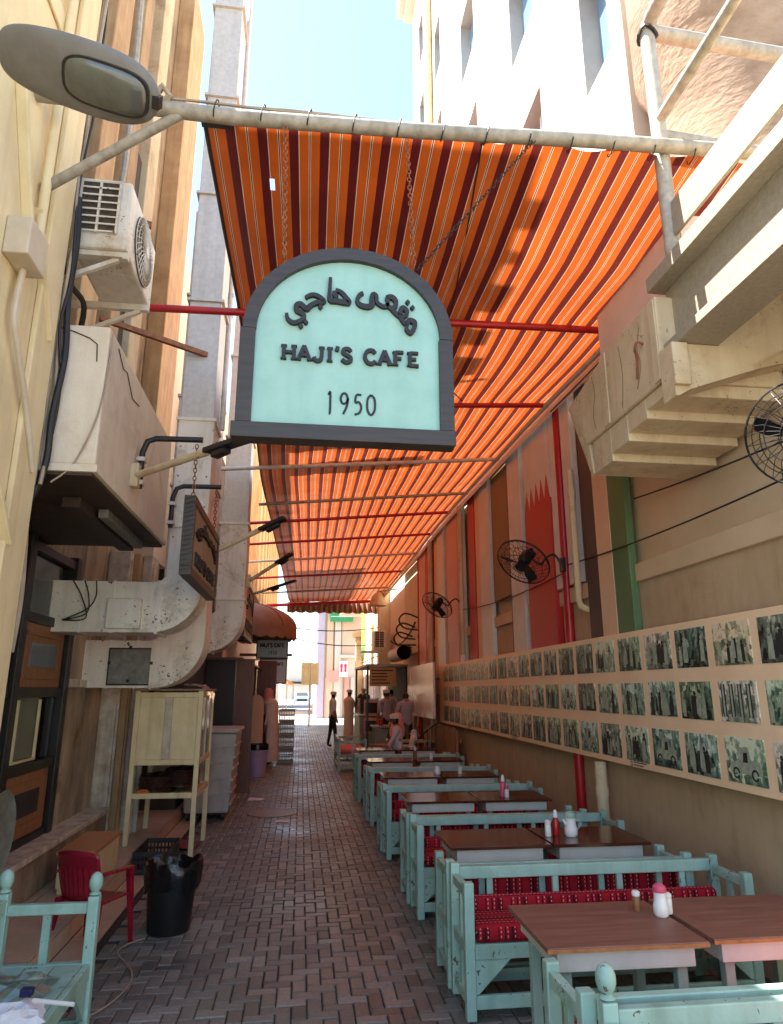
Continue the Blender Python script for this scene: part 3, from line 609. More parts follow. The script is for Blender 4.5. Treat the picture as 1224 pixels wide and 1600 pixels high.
# stepped corbel: each step of the soffit its own course
XC = 2.13
steps = [(4.32, 4.62, 3.27), (4.06, 4.318, 3.325), (3.8, 4.058, 3.38), (3.56, 3.798, 3.435)]
for q, (ya, yb, z0) in enumerate(steps):
    obj('corbel_step', MB().box(XC + .012, 2.935, ya, yb, z0, 3.519), M['cream'], bal, bevel=.006)
obj('corbel_block', MB().prism([(5.0, 3.95), (4.68, 3.52), (3.54, 3.52), (3.54, 4.1), (4.16, 4.1)], XC - .01, 2.93, fyz), M['cream'], bal, bevel=.012)
obj('corbel_nose', MB().prism([(4.66, 3.519), (4.622, 3.28), (4.66, 3.27), (4.98, 3.9)], XC, 2.93, fyz), M['cream'], bal, bevel=.006)
obj('corbel_rib', MB().box(XC - .022, XC - .0105, 4.25, 4.34, 3.53, 4.08), M['cream'], bal, bevel=.004)
obj('corbel_rib', MB().box(XC - .02, XC - .0105, 3.545, 3.62, 3.53, 4.08), M['cream'], bal, bevel=.004)
for pts in ([(XC - .012, 3.75, 4.0), (XC - .012, 3.8, 3.86), (XC - .012, 3.77, 3.74), (XC - .012, 3.84, 3.6)], [(XC - .012, 4.5, 4.0), (XC - .012, 4.47, 3.85), (XC - .012, 4.52, 3.7), (XC - .012, 4.49, 3.58)], [(XC - .012, 4.05, 4.02), (XC - .012, 4.02, 3.8), (XC - .012, 4.06, 3.56)]):
    obj('crack', MB().tube(pts, .0035, 4, sm=4), M['pier_olive'], bal)
obj('hook', MB().tube([(XC - .01, 3.72, 3.86), (XC - .05, 3.72, 3.87), (XC - .06, 3.74, 3.83), (XC - .03, 3.78, 3.78), (XC - .02, 3.82, 3.66)], .009, 6, sm=5), M['rust'], bal)
# arch spanning to the wall
av = [(2.13, 3.36), (2.2, 3.4), (2.28, 3.43), (2.45, 3.49), (2.65, 3.56), (2.86, 3.62), (2.985, 3.645)]
obj('arch', MB().prism([(2.11, 3.695), (2.11, 3.36)] + av + [(2.985, 3.695)], 3.4, 3.538, D), M['cream'], bal)
obj('spandrel', MB().box(2.43, 2.985, 3.41, 3.53, 3.697, 4.19), M['cream'], bal)
obj('arch_rib', MB().box(2.1, 2.2, 3.37, 3.398, 3.42, 3.69), M['cream'], bal, bevel=.006)
obj('slab', MB().box(2.402, 2.985, 0.6, 3.6, 4.2, 4.3), M['cream'], bal)
obj('beam_web', MB().box(2.24, 2.3, 0.6, 3.60, 3.762, 4.168), M['beam_cream'], bal)
obj('top_flange', MB().box(2.13, 2.4, 0.6, 3.63, 4.17, 4.27), M['beam_cream'], bal, bevel=.004)
obj('bottom_flange', MB().box(2.15, 2.42, 0.6, 3.64, 3.70, 3.76), M['beam_cream'], bal, bevel=.004)
obj('end_plaster', MB().box(2.5, 2.86, 3.75, 5.1, 4.25, 4.9), M['pier_white'], bal)
rail = thing('balcony_railing', 'speckled grey pipe railing with flat kick plate on the balcony edge', 'railing', (2.2, 3.4, 4.27))
for y in (3.4, .7): obj('post', MB().tube([(2.2, y, 4.272), (2.2, y, 6.08)], .048, 14), M['grey_pipe'], rail, smooth=True)
obj('top_rail', MB().tube([(2.2, .6, 6.1), (2.2, 3.32, 6.1), (2.21, 3.38, 6.09), (2.25, 3.41, 6.06), (3.6, 3.42, 6.0)], .05, 14), M['grey_pipe'], rail, smooth=True)
obj('mid_rail', MB().tube([(2.2, 3.41, 5.2), (3.6, 3.42, 5.1)], .045, 14), M['grey_pipe'], rail, smooth=True)
obj('mid_rail', MB().tube([(2.2, 3.36, 5.3), (2.2, .6, 5.3)], .034, 12), M['grey_pipe'], rail, smooth=True)
obj('kick_plate', MB().box(2.185, 2.205, 0.6, 3.345, 4.4, 4.64), M['beam_cream'], rail, bevel=.003)
obj('tie_wire', MB().tube([(2.2 + .06 * math.cos(t), 3.4 + .06 * math.sin(t), 6.02 + .03 * math.sin(2 * t)) for t in [2 * math.pi * k / 14 for k in range(14)]], .012, 5, closed=True), M['cable'], rail)
tur = thing('stucco_turret', 'rounded turret of marbled brown stucco beyond the balcony railing', 'turret', (4.05, 4.9, 5.3))
obj('shaft', MB().lathe([(.62, 0), (.62, .25), (.72, .3), (.74, 2.0), (.82, 2.15), (.84, 2.35), (.92, 2.5), (.92, 4.2)], (4.05, 4.9, 5.31), 40), M['stucco'], tur, smooth=True)
obj('base_block', MB().box(3.31, 4.9, 4.0, 4.19, 4.92, 5.305), M['stucco'], tur)

# ------------------------------------------------------------ tall white building beyond
wb = thing('white_building', 'tall white rendered building with deep narrow windows', 'building', (5, 12, 0))
Wx = 3.4; ys = [(6.0, 6.7), (8.2, 9.4), (11.75, 12.95), (15.3, 16.1), (17.9, 18.7)]; zs = [(5.66 + 3.4 * k, 7.46 + 3.4 * k) for k in range(0, 6)]
m_ = MB(); edges_y = [5.7] + [v for q in ys for v in q] + [20.0]; edges_z = [0] + [v for q in zs for v in q] + [27.0]
for a in range(len(edges_y) - 1):
    for b in range(len(edges_z) - 1):
        ya, yb, za, zb = edges_y[a], edges_y[a + 1], edges_z[b], edges_z[b + 1]
        if a % 2 == 1 and b % 2 == 1: continue
        m_.add([(Wx, ya, za), (Wx, yb, za), (Wx, yb, zb), (Wx, ya, zb)], [(0, 1, 2, 3)])
obj('wall', m_, M['white_bldg'], wb)
obj('body', MB().add([(Wx, 5.7, 0), (12, 5.7, 0), (12, 20, 0), (Wx, 20, 0), (Wx, 5.7, 27), (12, 5.7, 27), (12, 20, 27), (Wx, 20, 27)], [(0, 1, 5, 4), (1, 2, 6, 5), (2, 3, 7, 6), (4, 5, 6, 7)]), M['white_bldg'], wb)
win_meshes = {}
for (ya, yb) in ys:
    for (za, zb) in zs:
        if zb < 6: continue
        d = .28
        fr = obj('window', MB().add([(Wx, ya, za), (Wx, yb, za), (Wx, yb, zb), (Wx, ya, zb), (Wx + d, ya, za), (Wx + d, yb, za), (Wx + d, yb, zb), (Wx + d, ya, zb)], [(0, 1, 5, 4), (1, 2, 6, 5), (2, 3, 7, 6), (3, 0, 4, 7)]), M['reveal'], wb)
        obj('pane', MB().add([(Wx + d - .02, ya, za), (Wx + d - .02, yb, za), (Wx + d - .02, yb, zb), (Wx + d - .02, ya, zb)], [(0, 1, 2, 3)]), M['win_sky'], fr)
        obj('frame', MB().box(Wx + d - .06, Wx + d - .022, (ya + yb) / 2 - .03, (ya + yb) / 2 + .03, za, zb).box(Wx + d - .05, Wx + d - .024, ya, yb, za, za + .05), M['white_plastic'], fr)
obj('cornice', MB().box(Wx - .55, 12.3, 5.5, 20.5, 27.01, 27.6).box(Wx - .3, 12.2, 5.6, 20.3, 26.6, 27.0), M['white_bldg'], wb)
obj('drainpipe', MB().tube([(Wx - .12, 16.5, 5), (Wx - .12, 16.5, 26.6)], .12, 12), M['cream'], wb, smooth=True)
# ------------------------------------------------------------ left: buildings, bulkhead, ducts
yb_ = thing('yellow_building', 'pale yellow plastered building with raised trim and conduits', 'building', (-2.4, 0, 0))
obj('wall', MB().box(-4.5, -1.6, .4, 4.0, -.08, 7.2), M['yellow_wall'], yb_)
obj('trim', MB().box(-1.598, -1.565, 3.72, 3.998, -.05, 7.2), M['yellow_wall'], yb_, bevel=.008)
obj('trim', MB().box(-1.598, -1.58, 1.5, 3.715, 5.6, 5.75), M['yellow_wall'], yb_, bevel=.006)
for (a, b) in (((-1.57, 3.06, 4.95), (-1.57, 3.5, 4.05)), ((-1.57, 3.52, 4.35), (-1.57, 3.9, 3.72)), ((-1.57, 3.0, 3.3), (-1.57, 3.75, 2.45))):
    obj('sloping_trim', MB().bar(a, b, .03, .06, up=(1, 0, 0)), M['yellow_wall'], yb_, bevel=.006)
cj = thing('conduit', 'cream conduit and square junction box fixed on the yellow wall', 'conduit', (-1.58, 3.5, 3.0))
obj('tube', MB().tube([(-1.555, 3.53, 6.5), (-1.555, 3.55, 4.1)], .028, 10), M['yellow_wall'], cj, smooth=True)
obj('tube', MB().tube([(-1.55, 3.42, 3.88), (-1.55, 3.40, 3.6), (-1.55, 3.5, 3.45), (-1.55, 3.7, 3.2), (-1.55, 3.9, 2.9)], .018, 8, sm=6), M['meter'], cj, smooth=True)
obj('box', MB().box(-1.598, -1.47, 3.26, 3.5, 3.88, 4.1), M['meter'], cj, bevel=.008)
obj('hook', MB().tube([(-1.6, 3.25, 4.98), (-1.52, 3.27, 4.98), (-1.5, 3.3, 5.0), (-1.52, 3.33, 5.02)], .007, 6), M['rust'], cj)
# cable bundle down the corner
for k, (mm, dx, lb) in enumerate(((M['cable'], .0, 'thick black cable bundle running down the yellow wall corner'), (M['cable_tan'], .05, 'tan cable bundle beside the black cables on the yellow corner'), (M['cable_tan'], .085, 'thin loose tan cable hanging along the yellow corner'))):
    pts = [(-1.54 - dx, 4.03 + .05 * math.sin(q * 1.3 + k), 5.2 - q * .3) for q in range(12)]
    if k < 1: pts = [(-1.56, 4.05, 4.85), (-1.54, 4.06, 4.5), (-1.55, 4.07, 4.1), (-1.52, 4.06, 3.7), (-1.54, 4.04, 3.3), (-1.55, 4.05, 2.95), (-1.7, 4.1, 2.6), (-2.0, 4.4, 2.35)]
    tag(obj('cable', MB().tube(pts, (.021, .016, .008)[k], 8, sm=5), mm, base=(-1.55, 4.05, 3), smooth=True), lb, 'cable')

rc = random.Random(21)
for k in range(7):
    x_ = -1.545 - .02 * k; pts = [(x_ + rc.uniform(-.02, .02), 4.03 + rc.uniform(-.02, .05), 6.6 - q * .34) for q in range(12)]
    tag(obj('cable', MB().tube(pts, rc.choice((.006, .009, .012)), 6, sm=4), M['cable_tan'] if k % 3 else M['cable'], base=pts[-1], smooth=True), 'thin %s cable in the tangle on the yellow corner, %s from the alley' % ('tan' if k % 3 else 'black', ORD[k]), 'cable', 'tangled cables on the yellow corner')
shop = thing('shop_building', 'grimy brown building with concrete bulkhead over a dark glazed shop front', 'building', (-2.6, 12, 0))
obj('wall', MB().box(-4.5, -2.3, 4.002, 36, -.08, 6.0), M['brown_wall'], shop)
obj('upper_wall', MB().box(-4.5, -2.12, 4.004, 9.2, 4.05, 12), M['brown_wall'], shop)
obj('far_wall', MB().box(-4.5, -2.0, 9.202, 36, 3.4, 8.3), M['pale'], shop)  # unseen upper part, height chosen for the sun and sky it lets in
# vertical window bays above the bulkhead
for (ya, yb, m2, xo) in ((4.35, 4.62, 'tan_trim', -1.98), (4.85, 5.0, 'tan_trim', -2.02), (5.3, 5.75, 'tan_trim', -1.93), (6.05, 6.32, 'tan_trim', -1.9), (6.9, 7.3, 'cream', -1.95), (8.2, 9.1, 'tan_trim', -1.9)):
    obj('pilaster', MB().box(-2.118, xo, ya, yb, 4.06, 12), M[m2], shop, bevel=.01)
for (ya, yb, za, zb) in ((4.63, 4.84, 5.2, 8.5), (5.01, 5.29, 5.4, 9), (5.76, 6.04, 5.0, 7.4), (5.76, 6.04, 7.7, 11)):
    wv = obj('window', MB().box(-2.116, -2.09, ya + .02, yb - .02, za, zb), M['black_frame'], shop)
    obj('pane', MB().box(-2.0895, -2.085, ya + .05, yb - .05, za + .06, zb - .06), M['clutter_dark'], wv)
for z in (4.6, 5.9, 7.2, 8.5): obj('joint_band', MB().box(-2.117, -2.04, 5.755, 6.045, z, z + .05), M['dark_wall'], shop)
obj('dark_patch', MB().box(-2.117, -2.07, 5.01, 5.29, 4.1, 5.38), M['dark_wall'], shop); obj('dark_bay', MB().box(-2.117, -2.05, 5.765, 6.035, 4.66, 4.98), M['dark_wall'], shop); obj('dark_bay', MB().box(-2.117, -2.02, 6.34, 6.88, 4.06, 7.6), M['dark_wall'], shop); obj('dark_shutter', MB().box(-2.117, -2.06, 4.63, 4.84, 4.06, 5.15), M['dark_wall'], shop)  # the patch and bays are dark boxes set as recesses between pilasters
# bulkhead
obj('bulkhead', MB().box(-2.298, -1.28, 4.1, 6.25, 3.02, 3.95), M['bulk'], shop, bevel=.012)
obj('bulkhead_lip', MB().box(-2.298, -1.262, 4.085, 6.27, 2.97, 3.018), M['bulk'], shop, bevel=.004)
for k in range(9):
    y0 = 4.1 + k * .24; obj('soffit_board', MB().box(-2.296, -1.29, y0 + .003, y0 + .236, 2.95, 2.968), M['soffit'], shop)
obj('soffit_beam', MB().box(-1.62, -1.5, 4.6, 6.1, 2.88, 2.949), M['soffit'], shop, bevel=.004)
obj('soffit_lamp', MB().box(-1.47, -1.4, 4.9, 6.0, 2.885, 2.948), M['duct_rust'], shop, bevel=.006)
# cracks across the render
for pts in ([(-1.62, 4.096, 3.93), (-1.5, 4.096, 3.9), (-1.4, 4.096, 3.86), (-1.35, 4.096, 3.82), (-1.34, 4.096, 3.7)], [(-1.277, 4.3, 3.9), (-1.277, 4.45, 3.83), (-1.277, 4.55, 3.85), (-1.277, 4.75, 3.74), (-1.277, 4.95, 3.77)]):
    obj('crack', MB().tube(pts, .004, 4), M['dark_wall'], shop)

# shop front: dark frame with wood panels and panes
sf = thing('glazed_storefront', 'dark framed shop front with wooden panels and dusty panes', 'storefront', (-2.25, 5.5, .15))
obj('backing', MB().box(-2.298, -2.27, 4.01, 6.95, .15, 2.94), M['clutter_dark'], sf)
for y in (4.15, 5.05, 5.72, 6.88): obj('mullion', MB().box(-2.268, -2.17, y - .06, y + .06, .15, 2.94), M['black_frame'], sf, bevel=.005)
for z in (.5, 1.08, 1.68, 2.28, 2.86):
    for (ya, yb) in ((4.21, 4.99), (5.11, 5.66), (5.78, 6.82)): obj('rail', MB().box(-2.266, -2.19, ya, yb, z - .04, z + .04), M['black_frame'], sf, bevel=.005)
def wpanel(ya, yb, za, zb, m1, pane):
    p = obj('panel', MB().box(-2.264, -2.215, ya, yb, za, zb), m1, sf, bevel=.004)
    w_, h_ = yb - ya, zb - za
    obj('moulding', MB().box(-2.213, -2.2, ya + .1, yb - .1, za + .07, za + .1).box(-2.213, -2.2, ya + .1, yb - .1, zb - .1, zb - .07), m1, p)
    obj('pane', MB().box(-2.2145, -2.205, ya + w_ * .22, yb - w_ * .2, za + h_ * .32, zb - h_ * .3), pane, p)
wpanel(5.8, 6.8, 1.72, 2.24, M['panelwood'], M['mirror_glass']); wpanel(5.8, 6.8, .54, 1.04, M['panelwood'], M['clutter_dark'])
wpanel(5.13, 5.64, 1.72, 2.24, M['mirror_glass'], M['mirror_glass']); wpanel(4.23, 4.97, .2, 1.04, M['panelwood'], M['clutter_dark']); wpanel(5.13, 5.64, .2, 1.04, M['panelwood'], M['clutter_dark'])
for (ya, yb, za, zb) in ((5.8, 6.8, 2.32, 2.82), (5.13, 5.64, 2.32, 2.82), (5.8, 6.8, 1.12, 1.64), (4.23, 4.97, 1.12, 2.24), (5.13, 5.64, 1.12, 1.64)):
    obj('window_pane', MB().box(-2.25, -2.243, ya, yb, za, zb), M['glass'], sf)
obj('inner_window', MB().box(-2.24, -2.22, 5.95, 5.97, 1.13, 1.62).box(-2.24, -2.22, 6.42, 6.44, 1.13, 1.62).box(-2.24, -2.22, 5.97, 6.42, 1.13, 1.15), M['cream_wood'], sf)
for q in range(6):
    a = random.uniform(5.2, 5.6); obj('tangled_wire', MB().tube([(-2.21, a, 2.35), (-2.19, a + .1, 2.5 + .05 * q), (-2.2, a + .25, 2.45 + .04 * q), (-2.21, a + .3, 2.8)], .006, 5, sm=6), M['cable'], sf)
obj('stained_panel', MB().box(-2.298, -2.22, 6.95, 8.25, .45, 1.72), M['stain_wall'], sf)
obj('panel_cap', MB().box(-2.296, -2.17, 6.95, 8.25, 1.722, 1.8), M['column'], sf, bevel=.01)
obj('upper_panel', MB().box(-2.298, -2.23, 6.95, 7.5, 1.802, 2.3), M['stain_wall'], sf)
obj('stone_ledge', MB().box(-2.296, -2.02, 4.02, 8.2, .15, .43), M['stain_wall'], sf, bevel=.01)
obj('ledge_cap', MB().box(-2.296, -1.99, 4.02, 8.2, .432, .48), M['column'], sf, bevel=.008)
cl = thing('door_columns', 'weathered cream door columns beside the cabinet', 'column', (-2.15, 8.6, .15))
for (x0, x1, y0, y1, m2) in ((-2.298, -2.05, 8.26, 8.66, 'column'), (-2.05, -1.97, 8.4, 8.75, 'tan_trim'), (-1.96, -1.85, 8.5, 8.9, 'column')):
    obj('pilaster', MB().box(x0 + .002, x1, y0, y1, .15, 3.3), M[m2], cl, bevel=.012)
    obj('fillet', MB().tube([(x1 + .002, y0 + .06, .15), (x1 + .002, y0 + .06, 3.2)], .02, 8), M[m2], cl, smooth=True)
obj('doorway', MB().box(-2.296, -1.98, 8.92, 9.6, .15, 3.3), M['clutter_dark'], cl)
obj('steel_post', MB().box(-1.84, -1.79, 8.6, 8.66, .15, 3.0), M['galv'], cl, bevel=.004)
fw = thing('far_shop_wall', 'shaded plaster wall with doorways behind the grey waste bin', 'wall', (-2.2, 14, 0))
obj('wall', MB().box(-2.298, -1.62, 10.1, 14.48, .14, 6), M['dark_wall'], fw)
obj('wall', MB().box(-2.298, -1.6, 14.5, 36, .14, 6.2), M['pale'], fw)
for k in range(6):
    y0 = 17 + k * 3.0
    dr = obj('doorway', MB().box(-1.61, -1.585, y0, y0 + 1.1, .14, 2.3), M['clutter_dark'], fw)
    obj('frame', MB().box(-1.6, -1.56, y0 - .08, y0 - .002, .14, 2.38).box(-1.6, -1.56, y0 + 1.102, y0 + 1.18, .14, 2.38).box(-1.6, -1.56, y0 - .08, y0 + 1.18, 2.302, 2.4), M['darkwood'], dr)

# sheet-metal ducts
def duct(label, y0, y1, xl, xv0, xv1, z0, z1, ztop, zgalv, plate):
    d = thing('air_duct', label, 'duct', ((xl + xv1) / 2, (y0 + y1) / 2, z0))
    r = min(xv1 - xv0 + .1, .5)
    out = [(xl, z0)] + [(xv1 - r + r * math.sin(R(a)), z0 + r - r * math.cos(R(a))) for a in range(0, 91, 9)] + [(xv1, zgalv), (xv0, zgalv), (xv0, z1 + .05), (xv0 - .05, z1), (xl, z1)]
    obj('elbow_run', MB().prism(out, y0, y1, D), M['duct'], d, bevel=.006)
    obj('riser', MB().box(xv0 + .01, xv1 - .01, y0 + .01, y1 - .01, zgalv + .002, ztop), M['galv'], d, bevel=.006)
    for z in [zgalv - .02, zgalv - 1.1] + [zgalv + 1.3 * k for k in range(1, 6)]:
        if z1 + .1 < z < ztop: obj('flange', MB().box(xv0 - .018, xv1 + .018, y0 - .018, y1 + .018, z, z + .03), M['duct'] if z < zgalv else M['galv'], d)
    obj('flange', MB().box(xv0 - .06, xv0 - .03, y0 - .015, y1 + .015, z0 - .012, z1 + .012), M['duct'], d)
    for q, xs_ in enumerate((xl + .28, xl + .55)):
        if xs_ < xv0 - .1: obj('seam', MB().box(xs_, xs_ + .014, y0 - .006, y1 + .006, z0 - .006, z1 + .006), M['duct'], d)
    sc = MB()
    for z in [zgalv - .3 * k for k in range(1, 5)]: sc.box(xv0 + .03, xv0 + .045, y0 - .006, y0 - .0005, z, z + .015).box(xv1 - .045, xv1 - .03, y0 - .006, y0 - .0005, z, z + .015)
    obj('screws', sc, M['duct_rust'], d, kind='stuff')
    if plate == 1:
        obj('access_box', MB().box(xl + .52, xl + .82, y0 - .05, y0 - .002, z0 + .03, z0 + .3), M['duct'], d, bevel=.01)
        for q in range(3): obj('loose_wire', MB().tube([(xl + .2 + q * .1, y0 - .01, z1), (xl + .3 + q * .06, y0 - .05, z1 - .15), (xl + .35, y0 - .04, z0 + .12 + q * .04), (xl + .15, y0 - .03, z0 + .1)], .006, 5, sm=6), M['cable'], d)
    if plate == 2:
        ap = obj('access_plate', MB().box(xl + .3, xl + .72, y0 - .012, y0 - .001, z0 + .04, z1 - .09), M['duct_rust'], d)
        obj('plate_edge', MB().box(xl + .285, xl + .735, y0 - .009, y0 - .0015, z0 + .025, z1 - .075), M['black_frame'], ap)
        for (u, v) in ((.3, .2), (.72, .2), (.5, .02), (.5, .36)): obj('latch', MB().box(xl + u - .015, xl + u + .015, y0 - .02, y0 - .0125, z0 + .05 + v - .015, z0 + .05 + v + .015), M['black_frame'], ap)
    return d
duct('white painted duct elbowing up behind the hanging wooden sign, taped box on it', 6.42, 6.85, -2.27, -1.27, -.93, 2.2, 2.66, 10.2, 4.28, 1)
duct('lower white duct with a square grey access plate above the cabinet', 7.5, 7.95, -2.27, -1.5, -1.03, 1.72, 2.2, 7.5, 5.0, 2)
duct('smooth white duct rising beyond the hanging sign, no plate on it', 9.6, 10.05, -2.2, -1.2, -.82, 2.2, 2.7, 10.0, 4.0, 0)
wt = thing('white_riser_pipe', 'slim white pipe rising beside the galvanised duct', 'pipe', (-.88, 6.95, 4.4))
obj('tube', MB().tube([(-.93, 7.0, 4.4), (-.93, 7.0, 10.5)], .03, 10), M['white_pipe'], wt, smooth=True)
obj('clip', MB().box(-1.0, -.9, 6.98, 7.02, 6.0, 6.05).box(-1.0, -.9, 6.98, 7.02, 8.0, 8.05), M['grey_pipe'], wt)

# outdoor AC unit above the bulkhead
def ac_unit(label, x0, x1, y0, y1, z0, z1, fan=True):
    a = thing('air_conditioner', label, 'air conditioner', ((x0 + x1) / 2, (y0 + y1) / 2, z0))
    obj('casing', MB().box(x0, x1, y0 + .012, y1, z0, z1), M['ac'], a, bevel=.02)
    obj('coil', MB().box(x0 + .03, x1 - .07, y0 + .004, y0 + .0115, z0 + .12, z1 - .03), M['ac_dark'], a)
    g = MB(); nx = 3; nz = 8
    for k in range(nx): 
        x = x0 + .03 + (x1 - x0 - .1) * k / (nx - 1); g.box(x - .007, x + .007, y0 - .012, y0 + .003, z0 + .1, z1 - .02)
    for k in range(nz):
        z = z0 + .11 + (z1 - z0 - .14) * k / (nz - 1); g.box(x0 + .02, x1 - .06, y0 - .016, y0 - .0125, z - .006, z + .006)
    obj('side_grid', g, M['ac'], a)
    cy, cz, rr = (y0 + y1) / 2 + .03, (z0 + z1) / 2, min((z1 - z0), (y1 - y0)) * .46
    f = lambda u, v, d: (x1 + d, cy + u, cz + v)
    obj('fan_recess', MB().prism(arc(0, 0, rr, 0, 345, 23), .001, .006, f), M['ac_dark'], a)
    g = MB()
    for q in range(30):
        t = 2 * math.pi * q / 30; c_, s_ = math.cos(t), math.sin(t); c2, s2 = math.cos(t + .35), math.sin(t + .35)
        g.tube([f(rr * .16 * c_, rr * .16 * s_, .03), f(rr * .6 * math.cos(t + .1), rr * .6 * math.sin(t + .1), .028), f(rr * c2, rr * s2, .012)], .004, 4)
    for q in (.35, .6, .8, 1.0): g.tube([f(rr * q * math.cos(t), rr * q * math.sin(t), .03 - .016 * q) for t in [2 * math.pi * k / 28 for k in range(28)]], .004, 4, closed=True)
    obj('fan_guard', g, M['ac'], a)
    obj('fan_hub', MB().prism(arc(0, 0, rr * .17, 0, 345, 15), .02, .038, f), M['ac'], a)
    for yy in (y0 + .06, y1 - .08): 
        obj('bracket', MB().box(x0 - .4, x1 + .01, yy - .02, yy + .02, z0 - .05, z0 - .002).bar((x0 - .38, yy, z0 - .4), (x1 - .05, yy, z0 - .05), .03, .03), M['ac'], a)
    obj('foot', MB().box(x0 + .02, x1 - .02, y0 + .02, y0 + .06, z0 - .05, z0 - .052), M['ac'], a)
    return a
ac_unit('cream outdoor air conditioner on brackets above the concrete bulkhead', -1.6, -1.25, 4.1, 4.88, 4.53, 5.06)
for k, (pts, rr, mm, lb) in enumerate((([(-1.7, 4.2, 4.6), (-1.66, 4.35, 4.4), (-1.6, 4.5, 4.3), (-1.75, 4.8, 4.05)], .02, M['cable'], 'black pipe loop below the outdoor air conditioner'),
        ([(-1.9, 5.0, 5.1), (-1.75, 5.15, 5.3), (-1.7, 5.3, 6.2), (-1.75, 5.35, 8.5)], .03, M['grey_pipe'], 'grey flexible pipe rising from behind the air conditioner'),
        ([(-1.28, 4.15, 3.93), (-1.27, 4.1, 3.6), (-1.3, 4.08, 3.3), (-1.4, 4.09, 3.02), (-1.52, 4.1, 2.9)], .006, M['cable_tan'], 'thin cable looping over the face of the bulkhead'))):
    tag(obj('pipe' if rr > .01 else 'cable', MB().tube(pts, rr, 8, sm=6), mm, base=pts[0], smooth=True), lb, 'pipe' if rr > .01 else 'cable')
for k, (a, b, lb) in enumerate((((-1.95, 4.9, 5.45), (-1.35, 5.05, 5.42), 'short rusty angle bar above the air conditioner'), ((-1.95, 5.9, 5.02), (-1.05, 6.43, 4.98), 'rusty steel bar between the brown wall and the galvanised duct'), ((-2.0, 4.4, 6.0), (-1.5, 4.4, 6.0), 'rusty stub bar sticking out beside the yellow corner'))):
    tag(obj('steel_bar', MB().bar(a, b, .04, .05), M['rust'], base=a), lb, 'steel bar')

# bulkhead brackets, hanging wooden signs, floodlights
GLY_AR = {  # strokes digitised in sign units (x right, y up), read right to left
 'maqha': [[(.77, -.350), (.745, -.335), (.740, -.300), (.722, -.292), (.714, -.32), (.720, -.346), (.700, -.360), (.665, -.358), (.642, -.345), (.637, -.325), (.650, -.300), (.668, -.288)],
           [(.765, -.352), (.795, -.352), (.803, -.325), (.800, -.305), (.825, -.300), (.846, -.320), (.844, -.348), (.825, -.360), (.806, -.350), (.80, -.335)],
           [(.82, -.360), (.845, -.385), (.868, -.398), (.872, -.372), (.885, -.355), (.905, -.368), (.905, -.39), (.888, -.402), (.872, -.395)],
           [(.868, -.40), (.885, -.425), (.905, -.440), (.92, -.420), (.948, -.428), (.948, -.455), (.928, -.485), (.906, -.470), (.908, -.445)]],
 'dots1': [(.912, -.322), (.938, -.350)],
 'haji': [[(.490, -.218), (.488, -.28), (.489, -.338), (.530, -.342), (.592, -.347), (.578, -.322), (.548, -.292), (.518, -.284)],
          [(.512, -.29), (.515, -.31), (.53, -.322)],
          [(.360, -.336), (.39, -.319), (.425, -.322), (.46, -.350), (.42, -.358), (.385, -.378), (.368, -.396), (.335, -.372), (.312, -.384), (.318, -.408), (.345, -.420), (.356, -.440), (.335, -.462), (.300, -.472), (.272, -.455), (.263, -.426)]],
 'dots2': [(.440, -.380), (.340, -.488), (.366, -.466)]}
def arabic(mb, f, d0, d1, wd=.02):
    k = 0
    for w_ in ('maqha', 'haji'):
        for st in GLY_AR[w_]:
            k += 1; mb.ribbon(st, lambda t: wd * (1.1 - .35 * abs(2 * t - 1)), d0, d1 + k * .0004, f, 4)
    for (x, y) in GLY_AR['dots1'] + GLY_AR['dots2']:
        s = wd * .55; mb.prism([(x - s, y), (x, y - s), (x + s, y), (x, y + s)], d0, d1 + .004, f)
LET = {'H': [[(.12, 0), (.12, 1)], [(.78, 0), (.78, 1)], [(.12, .5), (.78, .5)]], 'A': [[(.08, 0), (.45, 1)], [(.45, 1), (.84, 0)], [(.22, .34), (.7, .34)]],
       'J': [[(.62, 1), (.62, .3), (.5, .04), (.25, .02), (.12, .25)]], 'I': [[(.3, 0), (.3, 1)]], 'S': [[(.72, .8), (.55, .97), (.28, .92), (.2, .7), (.45, .52), (.72, .35), (.68, .1), (.4, .02), (.14, .2)]],
       'C': [[(.8, .78), (.62, .96), (.3, .9), (.12, .5), (.3, .1), (.62, .03), (.82, .22)]], 'F': [[(.2, 0), (.2, 1)], [(.2, .95), (.74, .95)], [(.2, .5), (.6, .5)]], 'E': [[(.2, 0), (.2, 1)], [(.2, .95), (.76, .95)], [(.2, .5), (.62, .5)], [(.2, .05), (.78, .05)]], "'": [[(.2, 1.08), (.12, .78)]],
       '1': [[(.3, .88), (.42, 1.0), (.42, .1), (.36, 0)]], '9': [[(.72, .72), (.6, .95), (.35, .97), (.2, .72), (.35, .5), (.62, .55), (.72, .75), (.66, .4), (.4, .0)]], '5': [[(.72, .95), (.36, .93), (.3, .58), (.55, .6), (.72, .38), (.6, .1), (.25, .0)]], '0': [[(.45, .98), (.2, .75), (.2, .25), (.45, .02), (.72, .25), (.72, .75), (.47, .98)]]}
SERIF = {'H': [(.12, 0), (.12, 1), (.78, 0), (.78, 1)], 'A': [(.08, 0), (.84, 0)], 'J': [(.62, 1)], 'I': [(.3, 0), (.3, 1)], 'F': [(.2, 0), (.2, 1)], 'E': [(.2, 0), (.2, 1)]}
ADV = {'I': .62, "'": .34, ' ': .55, 'J': .85}
